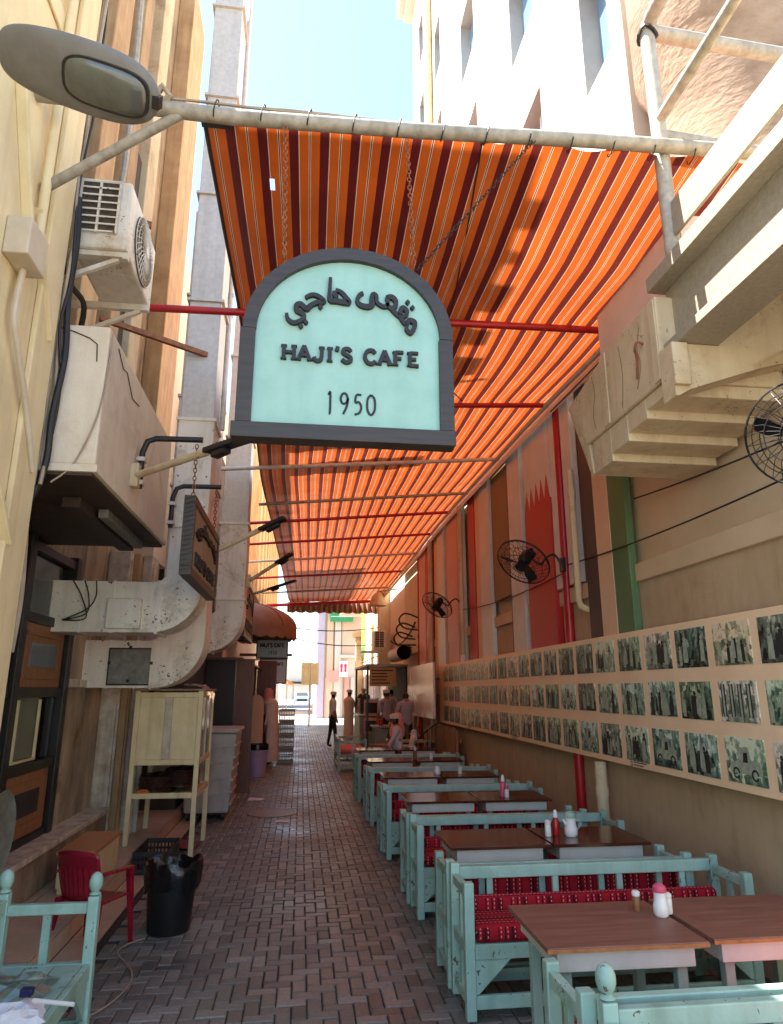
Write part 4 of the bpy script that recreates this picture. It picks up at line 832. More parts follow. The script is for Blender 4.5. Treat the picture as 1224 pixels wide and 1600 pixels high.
def latin(mb, text, x0, y0, h, f, d0, d1, stroke=.2, serif=True, total=None, wx=1.0):
    adv = [ADV.get(c, .98) for c in text]; sc = h * wx
    if total: sc = total / sum(adv)
    x = x0; k = 0
    for c, a in zip(text, adv):
        for st in LET.get(c, []):
            k += 1; q = [(x + u * sc, y0 + v * h) for u, v in st]
            mb.ribbon(q, stroke * h * (.8 if len(st) == 2 and abs(st[0][1] - st[1][1]) < .01 else 1), d0, d1 + k * .00025, f, 4)
        if serif:
            for (u, v) in SERIF.get(c, []):
                k += 1; q = [(x + (u - .19) * sc, y0 + (v * .9 + .05) * h), (x + (u + .19) * sc, y0 + (v * .9 + .05) * h)]; mb.ribbon(q, .11 * h, d0, d1 - .002 + k * .00025, f)
        x += a * sc
# main sign
sg = thing('cafe_sign', "arched mint cafe sign with charcoal frame hanging on chains, HAJI'S CAFE 1950", 'sign', (.2, 3.3, 2.92))
SX0, SX1, SZ0, SZ1 = -.362, .756, 2.925, 4.055; HW = (SX1 - SX0) / 2; cx = (SX0 + SX1) / 2; sh = SZ1 - .52
def archpts(hw, z0, zs, zt, n=26): return [(cx - hw, z0), (cx + hw, z0)] + [(cx + hw * math.cos(R(a)), zs + (zt - zs) * math.sin(R(a))) for a in [180 * k / n for k in range(n + 1)]]
sg_f = lambda u, v, d: (u, 3.3 - d, v)
face_poly = archpts(HW - .04, SZ0 + .05, sh, SZ1 - .04)
obj('face', MB().prism(face_poly, -.035, .02, sg_f), M['sign_face'], sg)
# frame as an arch band plus bottom board and two uprights
o_ = [(cx + HW * math.cos(R(a)), sh + (SZ1 - sh) * math.sin(R(a))) for a in [180 * k / 30 for k in range(31)]]
i_ = [(cx + (HW - .068) * math.cos(R(a)), sh + (SZ1 - .072 - sh) * math.sin(R(a))) for a in [180 * k / 30 for k in range(31)]]
for (a, b) in ((0, 9), (9, 21), (21, 30)):
    obj('frame_arch', MB().prism(o_[a:b + 1] + i_[a:b + 1][::-1], -.05, .05 + (.001 if a == 9 else 0), sg_f), M['sign_frame'], sg)
obj('frame_side', MB().box(SX0 - .012, SX0 + .066, 3.25, 3.35, SZ0 + .085, sh - .001), M['sign_frame'], sg, bevel=.003)
obj('frame_side', MB().box(SX1 - .075, SX1, 3.251, 3.35, SZ0 + .085, sh - .001), M['sign_frame'], sg, bevel=.003)
obj('frame_bottom', MB().box(SX0 - .03, SX1 + .004, 3.245, 3.352, SZ0, SZ0 + .083), M['sign_frame'], sg, bevel=.004)
kx = (SX1 - SX0) / 1.09; px = lambda u: SX0 - .012 + (u - .03) / (1.155 - .03) * (SX1 - SX0 + .012); pz = lambda v: SZ1 + (v + .055) / (1.055 - .055) * (SZ1 - SZ0)
fsg = lambda u, v, d: (px(u), 3.3 - .0205 - d, pz(v))
for w_, dk in (('maqha', 'dots1'), ('haji', 'dots2')):
    mb = MB()
    for k, st in enumerate(GLY_AR[w_]): mb.ribbon(st, lambda t: .024 * (1.1 - .35 * abs(2 * t - 1)), 0, .022 + k * .0004, fsg, 4)
    obj('arabic_word', mb, M['sign_ink'], sg)
    for (x, y) in GLY_AR[dk]: obj('arabic_dot', MB().prism([(x - .013, y), (x, y - .013), (x + .013, y), (x, y + .013)], 0, .024, fsg), M['sign_ink'], sg)
def letters(text, x0, z0, h, d, stroke, serif, total, parent, f, nm):
    adv = [ADV.get(c, .98) for c in text]; sc = total / sum(adv); x = x0
    for c, a in zip(text, adv):
        if c != ' ':
            mb = MB(); latin(mb, c, x, z0, h, f, 0, d, stroke, serif, total=a * sc); obj(nm, mb, M['sign_ink'], parent)
        x += a * sc
fl_ = lambda u, v, d: (u, 3.3 - .0205 - d, v)
letters("HAJI'S CAFE", px(.248), pz(-.66), .082, .02, .24, True, px(.985) - px(.248), sg, fl_, 'letter')
letters('1950', px(.475), pz(-.915), .118, .004, .1, False, px(.755) - px(.475), sg, fl_, 'digit')
def chain(mb, a, b, link=.036, r=.0035):
    a = Vector(a); b = Vector(b); n = max(2, int((b - a).length / (link * .78))); d = (b - a).normalized()
    u = d.cross(Vector((0, 1, 0)) if abs(d.y) < .9 else Vector((1, 0, 0))).normalized(); v = d.cross(u)
    for k in range(n):
        c = a.lerp(b, (k + .5) / n); s = u if k % 2 else v
        mb.tube([c + d * (link / 2 * math.cos(t)) + s * (link * .3 * math.sin(t)) for t in [2 * math.pi * q / 8 for q in range(8)]], r, 4, closed=True)
for (xa, za) in ((-.165, 3.99), (.555, 3.99)):
    mb = MB(); chain(mb, (xa, 3.3, za), (xa - .03, 3.33, 4.90)); obj('chain', mb, M['rust'], sg)
mb = MB(); chain(mb, (.57, 3.3, 3.98), (1.32, 3.32, 4.98), .036, .0032); obj('chain', mb, M['cable'], sg)

# overhead pole, brace, street lamp head
pl = thing('overhead_pole', 'weathered pale pole slung across the alley with cord wound on it', 'pole', (.6, 3.35, 4.9))
obj('tube', MB().tube([(-1.6, 3.36, 4.98), (-.5, 3.36, 4.955), (.6, 3.35, 4.985), (1.7, 3.33, 5.03), (2.82, 3.32, 5.06)], .045, 14), M['grey_pipe'], pl, smooth=True)
obj('brace', MB().tube([(-1.58, 3.58, 4.53), (-.8, 3.365, 4.945)], .03, 12), M['grey_pipe'], pl, smooth=True)
mb = MB()
for k in range(3): mb.tube([(-.9 + q * .24, 3.335 + .01 * k, 5.015 + .012 * k + .006 * math.sin(q * 1.7 + k)) for q in range(15)], .008, 5)
obj('cord', mb, M['cable_tan'], pl)
obj('knot', MB().tube([(-.95, 3.33, 5.02), (-.9, 3.3, 5.06), (-.86, 3.32, 5.02), (-.9, 3.34, 5.0)], .022, 6), M['cable_tan'], pl)
for q in range(12):
    mb = MB(); x = -.6 + q * .27; mb.tube([(x + .012 * math.sin(t), 3.345 + .052 * math.cos(t), 4.985 + .012 * x + .058 * math.sin(t)) for t in [2 * math.pi * k / 10 for k in range(10)]], .004, 4, closed=True); obj('tie', mb, M['cable'], pl)
lampt = thing('street_lamp', 'grey street lamp head with oval glass cover above the yellow wall', 'street lamp', (-1.0, 2.3, 3.9))
def lamp_shell(z_lo, z_hi, grow, y_c=2.30):
    vs = []; secs = [(-1.40, .06), (-1.36, .115), (-1.22, .15), (-1.0, .165), (-.8, .16), (-.68, .125), (-.625, .07), (-.61, .02)]; mb = MB(); n = 16; rings = []
    for (x, hw) in secs:
        rg = []
        for k in range(n):
            a = 2 * math.pi * k / n; yy = hw * math.cos(a) * grow; zz = math.sin(a)
            zz = zz * (z_hi if zz > 0 else z_lo) * (.45 + .55 * hw / .165)
            rg.append((x, y_c + yy, 4.0 + zz + (x + 1) * .03))
        rings += rg
    fs = [(i * n + k, i * n + (k + 1) % n, (i + 1) * n + (k + 1) % n, (i + 1) * n + k) for i in range(len(secs) - 1) for k in range(n)]
    fs += [tuple(range(n)), tuple((len(secs) - 1) * n + k for k in range(n))]
    return mb.add(rings, fs)
obj('housing', lamp_shell(.055, .085, 1.08), M['lamp_grey'], lampt, smooth=True).modifiers.new('round', 'SUBSURF').render_levels = 2
gp = [(-.86 + .2 * math.copysign(abs(math.cos(t)) ** .6, math.cos(t)), 2.3 + .1 * math.copysign(abs(math.sin(t)) ** .6, math.sin(t))) for t in [2 * math.pi * k / 28 for k in range(28)]]
fxy = lambda u, v, d: (u, v, 3.95 + (u + 1) * .03 - d)
obj('gasket', MB().prism([(-.86 + (u + .86) * 1.07, 2.3 + (v - 2.3) * 1.1) for u, v in gp], -.02, .006, fxy), M['black_frame'], lampt)
mb = MB(); rings = []
for (s, z) in ((1, 0.007), (.92, .022), (.7, .032), (.3, .037)): rings.append([fxy(-.86 + (u + .86) * s, 2.3 + (v - 2.3) * s, z) for u, v in gp])
n = 28; mb.add([q for rg in rings for q in rg], [(i * n + k, i * n + (k + 1) % n, (i + 1) * n + (k + 1) % n, (i + 1) * n + k) for i in range(3) for k in range(n)] + [tuple(3 * n + k for k in range(n))])
obj('lens', mb, M['lamp_glass'], lampt, smooth=True)
obj('latch', MB().box(-.635, -.6, 2.27, 2.33, 3.97, 4.03), M['black_frame'], lampt)
obj('arm', MB().tube([(-1.85, 2.3, 3.99), (-1.37, 2.3, 3.99)], .045, 12), M['lamp_grey'], lampt, smooth=True)

lampt.location = (-.97, 2.3, 4.03); lampt.scale = (.8, .8, .8); lampt.rotation_euler = (R(-32), R(13), R(4))
# wooden signs hung from bent black brackets
def hang_sign(label, x, y0, y1, z0, z1, brk):
    t = thing('hanging_sign', label, 'sign', (x, (y0 + y1) / 2, z0))
    obj('board', MB().box(x - .03, x + .03, y0, y1, z0, z1), mat('sign_board_tan', S(168, 148, 124), S(134, 116, 96), scale=5, rough=.7), t, bevel=.003)
    for (a, b, c, d) in ((y0 - .01, y1 + .01, z0 - .012, z0 + .05), (y0 - .01, y1 + .01, z1 - .05, z1 + .012), (y0 - .012, y0 + .045, z0 + .051, z1 - .051), (y1 - .045, y1 + .012, z0 + .051, z1 - .051)):
        obj('frame', MB().box(x - .042, x + .042, a, b, c, d), M['sign_frame'], t, bevel=.003)
    mb = MB(); n = int((z1 - z0) / .035)
    for k in range(n): z = z0 + .02 + k * .035; mb.tube([(x - .035, y0 - .013, z), (x + .01, y0 - .015, z + .012), (x + .035, y0 - .013, z + .022)], .006, 5)
    obj('rope_edge', mb, M['sign_frame'], t)
    hh = z1 - z0; L_ = y1 - y0; f = lambda u, v, d: (x + .0305 + d, u, v)
    mb = MB(); arabic(mb, lambda u, v, d: f(y0 + L_ * (.1 + (u - .26) / .69 * .8), z1 - hh * .12 + (v + .2) * hh * 1.15 - hh * .02, d), 0, .02, .028); obj('arabic_lettering', mb, M['sign_ink'], t)
    letters("HAJI'S CAFE", y0 + L_ * .12, z0 + hh * .16, hh * .17, .018, .24, True, L_ * .76, t, f, 'letter')
    for yy in (y0 + .1, y1 - .1): mb = MB(); chain(mb, (x, yy, z1), (x, yy, brk + .0), .04, .004); obj('chain', mb, M['rust'], t)
    xb = -1.262 if y0 < 8 else -1.6
    for yy in (y0 + .1, y1 - .1):
        bp_ = thing('sign_bracket', 'bent black pipe bracket %s' % (('nearer the street lamp, carrying the hanging wooden sign' if yy < 5.4 else 'nearer the ducts, carrying the hanging wooden sign') if y0 < 8 else ('nearer the ducts, carrying the sign beyond the white duct' if yy < y0 + .3 else 'nearer the dome canopy, carrying the sign beyond the white duct')), 'bracket', (xb, yy, brk), None)
        obj('pipe', MB().tube([(xb + .03, yy, brk - .36), (xb + .03, yy, brk - .08), (xb + .06, yy, brk + .01), (xb + .12, yy, brk + .035), (x + .04, yy, brk + .04)], .022, 10), M['black'], bp_, smooth=True)
        for z in (brk - .32, brk - .14): obj('clamp', MB().box(xb, xb + .06, yy - .04, yy + .04, z - .015, z + .015), M['galv'], bp_)
    return t
hang_sign('dark framed wooden sign with raised Arabic letters hanging before the duct elbow', -.84, 4.9, 6.35, 2.5, 3.06, 3.5)
hang_sign('smaller wooden sign hanging beyond the smooth white duct', -.92, 10.6, 12.4, 2.5, 3.35, 3.6)
def floodlight(label, a, b, xw):
    t = thing('floodlight', label, 'floodlight', a)
    a = Vector(a); b = Vector(b); d = (b - a).normalized(); m1 = a.lerp(b, .68)
    obj('arm', MB().tube([a, m1], .026, 10), M['cream'], t, smooth=True)
    obj('mount', MB().box(a.x - .03, a.x + .03, a.y - .04, a.y + .04, a.z - .09, a.z + .09), M['cream'], t, bevel=.006)
    obj('head', MB().bar(m1 - d * .02, b, .085, .035), M['black'], t, bevel=.006)
    obj('driver', MB().bar(m1 + d * .06 - Vector((0, 0, .045)), m1 + d * .2 - Vector((0, 0, .035)), .06, .035), M['black'], t, bevel=.006)
    mb = MB()
    for k in range(9): c = m1.lerp(b, .1 + .09 * k) + Vector((0, 0, .024)); mb.bar(c - Vector((0, .035, 0)), c + Vector((0, .035, 0)), .008, .012)
    obj('fins', mb, M['black'], t)
floodlight('cream armed floodlight fixed on the bulkhead, aimed at the mint sign', (-1.255, 4.95, 3.22), (-.34, 3.9, 3.17), -1.28)
floodlight('floodlight on a pale arm above the hanging wooden sign', (-.905, 6.7, 3.0), (-.2, 6.4, 3.3), -1.28)
floodlight('thin dark floodlight beyond the smooth white duct', (-.79, 9.8, 3.2), (-.18, 9.2, 3.5), -1.28)
floodlight('floodlight on a long arm over the dome canopy', (-1.59, 12.8, 3.2), (-.15, 11.9, 3.55), -1.6)
# ------------------------------------------------------------ striped awning
aw = thing('striped_awning', 'long orange and dark red striped cloth awning stretched over the alley', 'awning', (1.1, 14, 4.9))
def lerp_tab(t, tab):
    for (a, va), (b, vb) in zip(tab, tab[1:]):
        if t <= b: return va + (vb - va) * max(0, (t - a)) / (b - a)
    return tab[-1][1]
ZR = [(3.3, 5.0), (4.4, 4.86), (6, 4.92), (7.2, 5.0), (9.2, 5.04), (12, 5.1), (14.2, 5.1), (17, 5.04), (26, 4.95)]
ZL = [(3.3, 4.92), (5, 4.9), (9, 4.78), (14, 4.8), (26, 4.8)]
XLt = [(3.3, -.67), (4.2, -.655), (5.2, -.63), (7, -.62), (10, -.69), (17, -.6), (26, -.5)]
BEAMS = [5.25, 7.17, 9.25, 11.2, 12.6, 14.5, 16.5, 19, 22, 25.3]
def aw_z(u, y):
    s = 0
    for a, b in zip([3.4] + BEAMS, BEAMS + [26]):
        if a <= y <= b: s = -.03 * math.sin(math.pi * (y - a) / (b - a)) * (b - a) / 2
    z = lerp_tab(y, ZL) * (1 - u) + lerp_tab(y, ZR) * u
    return z + .04 + s * (.4 + .6 * math.sin(math.pi * u)) + .006 * math.sin(u * 31 + y * .7) + .004 * math.sin(u * 67 - y * 1.3) + .012 * math.sin(y * 2.1 + u * 5) * (1 - u)
nx, ny = 110, 130
v_, f_, uv_ = [], [], []
y_end = 25.4
for j in range(ny + 1):
    y = 3.36 + (y_end - 3.36) * (j / ny) ** 1.25
    xl = lerp_tab(y, XLt)
    for i in range(nx + 1):
        u = i / nx; x = xl + (2.83 - xl) * u
        v_.append((x, y + (.03 * math.sin(u * 40) if j == 0 else 0), aw_z(u, y))); uv_.append((u * 18.4 + .45 + .008 * math.sin(y * 1.4 + u * 3), y))
for j in range(ny):
    for i in range(nx): f_.append((j * (nx + 1) + i, j * (nx + 1) + i + 1, (j + 1) * (nx + 1) + i + 1, (j + 1) * (nx + 1) + i))
# a torn hole near the left front corner
holes = {k for k in range(len(f_)) if (lambda c: (c[0] + .29) ** 2 * 2.2 + (c[1] - 3.92) ** 2 < .0016)([sum(v_[q][a] for q in f_[k]) / 4 for a in range(2)])}
f_ = [f for k, f in enumerate(f_) if k not in holes]
co = obj('canopy', MB().add(v_, f_), M['awning'], aw, smooth=True)
ul = co.data.uv_layers.new(name='UVMap')
for lp in co.data.loops: ul.data[lp.index].uv = uv_[lp.vertex_index]
# hem along the left edge
def hem_row(x, z0, z1): pass
mb = MB().tube([(lerp_tab(y, XLt) - .01, y, aw_z(0, y)) for y in [3.36 + .5 * k for k in range(44)]], .014, 6)
obj('hem_rope', mb, M['sign_frame'], aw)
obj('corner_patch', MB().box(-.69, -.52, 3.35, 3.43, 4.93, 4.995), M['sign_frame'], aw)
# beams under the cloth
bm_spec = [(5.25, 'red_paint', .032, -1.62), (7.17, 'red_paint', .03, -.75), (9.25, 'white_pipe', .03, -1.2), (11.2, 'grey_pipe', .028, -.8), (12.6, 'red_paint', .03, -1.6), (14.5, 'red_paint', .028, -1.6), (16.5, 'white_pipe', .03, -1.6), (19, 'red_paint', .03, -1.6), (22, 'grey_pipe', .03, -1.6), (25.3, 'red_paint', .06, -1.6)]
for (y, mm, r, x0) in bm_spec:
    zl, zr = lerp_tab(y, ZL), lerp_tab(y, ZR)
    obj('beam', MB().tube([(x0, y, zl - .06 + (x0 + .65) * .06), (2.8, y, zr - .03)], r, 10), M[mm], aw, smooth=True)
obj('edge_rail', MB().tube([(2.76, y, lerp_tab(y, ZR) - .04) for y in [4.4 + 1.2 * k for k in range(18)]], .03, 8), M['white_pipe'], aw, smooth=True)
obj('edge_strip', MB().add([q for y in [4.4 + 1.2 * k for k in range(18)] for q in ((2.8, y, lerp_tab(y, ZR) - .16), (2.835, y, lerp_tab(y, ZR) + .0))], [(2 * k, 2 * k + 1, 2 * k + 3, 2 * k + 2) for k in range(17)]), M['pier_white'], aw)
for (a, b, lb) in (((.15, 4.6, 4.86), (1.75, 7.1, 4.93), None), ((1.0, 3.36, 4.97), (1.2, 5.2, 4.9), None)):
    obj('guy_wire', MB().tube(sagwire(a, b, .03), .006, 5), M['cable'], aw)
# far edge: drooping valance and a corrugated sheet
mb = MB(); pts = []
for k in range(61):
    x = -.6 + 3.45 * k / 60; pts.append((x, 25.45 + .05 * math.sin(k * 1.9), 4.86)); pts.append((x, 25.45 + .06 * math.sin(k * 1.9 + .4), 4.5 - .05 * abs(math.sin(k * .52))))
mb.add(pts, [(2 * k, 2 * k + 1, 2 * k + 3, 2 * k + 2) for k in range(60)]); obj('valance', mb, M['dome'], aw)
# ------------------------------------------------------------ benches and tables
def make_bench(name, label, L_, Dp, fin=False, cushion=True, seatmat=None, back=True, group=None, bc=True):
    """long side along x, back at +y, sitter faces -y; origin at the front left foot"""
    t = thing(name, label, 'bench', (0, 0, 0), group); p = .055; H = .665; A = M['aqua']
    tops = {}
    for (sx, sy) in ((0, 0), (1, 0), (0, 1), (1, 1)):
        x0 = sx * (L_ - p); y0 = sy * (Dp - p); h = H + (.025 if sy else 0)
        mb = MB().box(x0, x0 + p, y0, y0 + p, 0, h)
        leg = obj('leg', mb, A, t, bevel=.006)
        if fin and (sy or fin == 'all'):
            obj('finial', MB().lathe([(.02, 0), (.03, .008), (.018, .02), (.026, .03), (.034, .05), (.034, .075), (.026, .098), (.01, .11), (0, .112)], (x0 + p / 2, y0 + p / 2, h), 16), A, leg, smooth=True)
    for x0 in (0.008, L_ - p + .008):
        w_ = p - .016
        for (z0, z1, nm) in ((.585, .635, 'arm_rail'), (.3, .36, 'side_rail'), (.06, .11, 'stretcher')): obj(nm, MB().box(x0, x0 + w_, p, Dp - p, z0, z1), A, t, bevel=.004)
        for yy in (Dp / 2,): obj('arm_slat', MB().box(x0 + .008, x0 + w_ - .008, yy - .02, yy + .02, .361, .584), A, t)
        obj('side_slat', MB().box(x0 + .008, x0 + w_ - .008, Dp / 2 - .02, Dp / 2 + .02, .111, .299), A, t)
    obj('front_rail', MB().box(p, L_ - p, .01, .042, .285, .36), A, t, bevel=.004)
    obj('back_seat_rail', MB().box(p, L_ - p, Dp - .042, Dp - .01, .285, .36), A, t, bevel=.004)
    obj('low_rail', MB().box(p, L_ - p, .012, .04, .05, .115), A, t, bevel=.004)
    obj('low_rail', MB().box(p, L_ - p, Dp - .04, Dp - .012, .05, .115), A, t, bevel=.004)
    for s in (0, 1):
        q = lambda u: p + u if s == 0 else L_ - p - u
        obj('corner_brace', MB().prism([(q(0), .284), (q(.2), .284), (q(.015), .12), (q(0), .12)], .016, .036, lambda u, v, d: (u, d, v)), A, t)
    n = 3
    for k in range(n):
        y0 = .045 + (Dp - .09) * k / n; obj('seat_board', MB().box(p, L_ - p, y0, y0 + (Dp - .09) / n - .006, .335, .357), A, t)
    if back:
        obj('back_rail', MB().box(p, L_ - p, Dp - .05, Dp - .008, .6, .668), A, t, bevel=.005)
        for k in range(4):
            x = L_ * (.14 + .72 * k / 3); obj('back_slat', MB().box(x - .018, x + .018, Dp - .04, Dp - .018, .361, .599), A, t)
    if cushion:
        m2 = seatmat or M['sadu']
        mb = MB(); rounded_box(mb, p + .005, L_ - p - .005, .004, Dp - .055, .361, .452, .035); obj('seat_cushion', mb, m2, t, smooth=True)
        if back and not bc: mb = MB(); rounded_box(mb, p + .01, L_ - p - .01, Dp - .13, Dp - .056, .42, .525, .03); obj('back_cushion', mb, m2, t, smooth=True)
        if back and bc and not seatmat: mb = MB(); rounded_box(mb, p + .01, L_ - p - .01, Dp - .115, Dp - .056, .453, .59, .025); obj('back_cushion', mb, m2, t, smooth=True)
    return t
NEAR = [4.06, 5.72, 7.63, 9.44, 11.36]
G1 = 'benches in pairs back to back along the photo wall'
protoA = make_bench('wooden_bench', '', 1.72, .40, group=G1, bc=False); protoB = make_bench('wooden_bench', '', 1.60, .40, group=G1)
rowname = ['next after the finial bench', 'second after the finial bench', 'third after the finial bench', 'fourth after the finial bench', 'fifth after the finial bench']
usedA = usedB = False
for i, y in enumerate(NEAR):
    a = protoA if i == 0 else copy_tree(protoA); a.location = (.935 + random.uniform(-.01, .01), y, 0); a.rotation_euler = (0, 0, R(random.uniform(-.4, .4)))
    a['label'] = 'red cushioned turquoise bench facing the finial bench, pair %s' % rowname[i]
    b = protoB if i == 0 else copy_tree(protoB); b.location = (.92 + 1.60, y + .40 + .012 + .40, 0); b.rotation_euler = (0, 0, R(180 + random.uniform(-.4, .4)))
    b['label'] = 'red cushioned turquoise bench turned from the finial bench, pair %s' % rowname[i]
b0 = copy_tree(protoB); b0.location = (.99 + 1.6, 2.975, 0); b0.rotation_euler = (0, 0, R(180)); b0['label'] = 'turquoise bench backing onto the finial bench by the worn brown table'
f0 = make_bench('finial_bench', 'turquoise bench with ball finials standing along the photo wall', 1.66, .46, fin=True); f0.location = (1.03, 2.08, 0)
fl = make_bench('finial_bench', 'turquoise bench with ball finials against the yellow wall, litter on its seat', 1.9, .5, fin='all', cushion=False); fl.location = (-1.0, 2.22, 0); fl.rotation_euler = (0, 0, R(90))
fb = make_bench('far_bench', 'turquoise bench with pink cushions set lengthwise beside the standing men', 1.7, .62, seatmat=M['pinkseat'], group=None); fb.location = (1.46, 15.4, 0); fb.rotation_euler = (0, 0, R(90))
obj('end_slat', MB().box(.05, .07, .2, .24, .12, .58), M['aqua'], fb)

def make_table(label, top, W=.70, Dp=.58, worn=False):
    t = thing('cafe_table', label, 'table', (0, 0, 0), 'tables between the benches')
    obj('table_top', MB().box(0, W, 0, Dp, .66, .682), top, t, bevel=.003)
    if worn: obj('worn_edge', MB().box(.0, W, -.003, .0005, .662, .676), M['chip'], t)
    for (y0, y1) in ((.035, .06), (Dp - .06, Dp - .035)): obj('apron', MB().box(.05, W - .05, y0, y1, .58, .659), M['apron'], t, bevel=.003)
    for (x0, x1) in ((.05, .072), (W - .072, W - .05)): obj('apron', MB().box(x0, x1, .062, Dp - .062, .58, .659), M['apron'], t, bevel=.003)
    for x in (.075, W - .12):
        for y in (.065, Dp - .11): obj('leg', MB().box(x, x + .045, y, y + .045, 0, .658), M['aqua_dull'], t, bevel=.004)
    obj('stretcher', MB().box(.12, W - .12, Dp / 2 - .015, Dp / 2 + .015, .1, .15).box(.085, .11, .11, Dp - .11, .1, .15).box(W - .11, W - .085, .11, Dp - .11, .1, .15), M['aqua_dull'], t)
    return t
tw = make_table('', M['table_old'], worn=True); td = make_table('', M['table'])
TB = [(3.02, 'w'), (4.86, 'd'), (6.78, 'd'), (8.62, 'd'), (10.5, 'd'), (12.45, 'd')]
onit = ['sharing the pink lidded jar', 'beside the red ketchup bottle', 'beside the pink salt bottle', 'beside the white jar and glass', 'beside the tan bottle', 'where the seated man leans']
fw_ = fd_ = False
for i, (y, k) in enumerate(TB):
    for s in (0, 1):
        pr = tw if k == 'w' else td
        first = (k == 'w' and not fw_) or (k == 'd' and not fd_)
        t = pr if first else copy_tree(pr)
        if k == 'w': fw_ = True
        else: fd_ = True
        t.location = (1.03 + s * .716 + (.02 if s and i == 0 else 0), y + random.uniform(-.012, .012), 0); t.rotation_euler = (0, 0, R(random.uniform(-.8, .8)))
        t['label'] = ('worn brown' if k == 'w' else 'dark glossy') + ' table on the %s side %s' % ('aisle' if s == 0 else 'wall', onit[i])
# ------------------------------------------------------------ things on the tables
def shaker(x, y, label, body, capm, h=.085, r=.019, z=.683):
    t = thing('shaker', label, 'shaker', (x, y, z))
    obj('body', MB().lathe([(r * .9, 0), (r, .006), (r, h * .7), (r * .85, h * .74)], (x, y, z), 14), body, t, smooth=True)
    obj('cap', MB().lathe([(r * .95, h * .742), (r * 1.05, h * .78), (r * 1.0, h * .93), (r * .6, h), (0, h)], (x, y, z), 14), capm, t, smooth=True)
def jar(x, y, label, capm, handle=False, h=.15, r=.042, z=.683, bodym=None):
    t = thing('sugar_jar', label, 'jar', (x, y, z)); bm_ = bodym or M['white_plastic']
    obj('body', MB().lathe([(r * .8, 0), (r, .01), (r * 1.02, h * .3), (r * .85, h * .42), (r * .78, h * .6), (r * .82, h * .72)], (x, y, z), 18), bm_, t, smooth=True)
    obj('lid', MB().lathe([(r * .84, h * .722), (r * .9, h * .75), (r * .82, h * .9), (r * .4, h * .97), (0, h)], (x, y, z), 18), capm, t, smooth=True)
    if handle:
        obj('handle', MB().tube([(x + r * .8, y, z + h * .62), (x + r * 1.5, y, z + h * .6), (x + r * 1.6, y, z + h * .4), (x + r * .95, y, z + h * .25)], .005, 6), capm, t, smooth=True)
        obj('spout', MB().tube([(x - r * .7, y, z + h * .45), (x - r * 1.25, y, z + h * .68)], [.012, .007], 8), bm_, t, smooth=True)
def squeeze(x, y, label, body, capm, h=.15, r=.026, z=.683):
    t = thing('sauce_bottle', label, 'bottle', (x, y, z))
    obj('body', MB().lathe([(r * .9, 0), (r, .008), (r, h * .55), (r * .55, h * .7)], (x, y, z), 16), body, t, smooth=True)
    obj('cap', MB().lathe([(r * .6, h * .702), (r * .6, h * .85), (r * .35, h), (0, h)], (x, y, z), 12), capm, t, smooth=True)
shaker(1.62, 3.42, 'brown spice shaker with white cap on the worn table', M['spice'], M['white_plastic'], .09)
jar(1.70, 3.34, 'white sugar jar with pink lid on the worn table', M['pinkcap'], h=.14, r=.035)
shaker(1.752, 3.37, 'white salt shaker leaning close to the pink lidded jar', M['white_plastic'], M['white_plastic'], .09)
shaker(1.80, 5.12, 'white salt shaker standing by the ketchup bottle', M['white_plastic'], M['white_plastic'], .11, .022)
squeeze(1.87, 5.15, 'red ketchup bottle with white cap', M['ketchup'], M['white_plastic'], .17)
jar(1.965, 5.10, 'white pitcher with turquoise lid and handle', M['aqua'], True, h=.17, r=.046)
squeeze(2.02, 7.0, 'pinkish white bottle on the third dark table row', M['pinkcap'], M['white_plastic'], .2, .03); shaker(2.04, 6.94, 'white shaker before the pinkish bottle', M['white_plastic'], M['pinkcap'], .1, .022)
jar(1.72, 8.85, 'small white jar with green lid beside the drinking glass', M['aqua_dull'], h=.14); shaker(2.02, 8.9, 'pale drinking glass near the wall end of the table', M['white_plastic'], M['clear_white'], .1, .026)
squeeze(1.76, 10.8, 'tan bottle on the table before the seated man', M['spice'], M['white_plastic'], .18, .03); shaker(2.0, 10.75, 'tiny white shaker beside the tan bottle', M['white_plastic'], M['white_plastic'], .09, .022)
squeeze(1.8, 12.7, 'white bottle beside the seated man', M['clear_white'], M['spice'], .18, .028)

# ------------------------------------------------------------ left side furniture
# cream wooden display cabinet on tall legs
cb = thing('cream_cabinet', 'cream wooden cabinet on tall legs with panelled box and open shelf', 'cabinet', (-1.4, 8.3, 0))
x0, x1, y0, y1 = -1.76, -1.05, 7.86, 8.86; p = .05; A = M['cream_wood']
for (x, y, z0) in ((x0, y0, .15), (x1 - p, y0, .003), (x0, y1 - p, .15), (x1 - p, y1 - p, .003)): obj('leg', MB().box(x, x + p, y, y + p, z0, 1.69), A, cb, bevel=.004)
for z in (.6, .93, 1.62):
    for (a, b, c, d) in ((x0 + p, x1 - p, y0 + .004, y0 + .04), (x0 + p, x1 - p, y1 - .04, y1 - .004), (x0 + .004, x0 + .04, y0 + p, y1 - p), (x1 - .04, x1 - .004, y0 + p, y1 - p)):
        obj('rail', MB().box(a, b, c, d, z, z + .055), A, cb, bevel=.004)
obj('box_floor', MB().box(x0 + .042, x1 - .042, y0 + .042, y1 - .042, .935, .955), A, cb)
obj('shelf_board', MB().box(x0 + .042, x1 - .042, y0 + .042, y1 - .042, .61, .63), A, cb)
obj('cabinet_top', MB().box(x0 - .02, x1 + .02, y0 - .02, y1 + .02, 1.692, 1.712), M['stain_wall'], cb, bevel=.004)
for (a, b) in ((x0 + p + .001, (x0 + x1) / 2 - .04), ((x0 + x1) / 2 + .04, x1 - p - .001)): obj('front_panel', MB().box(a, b, y0 + .018, y0 + .03, .986, 1.619), A, cb, bevel=.002)
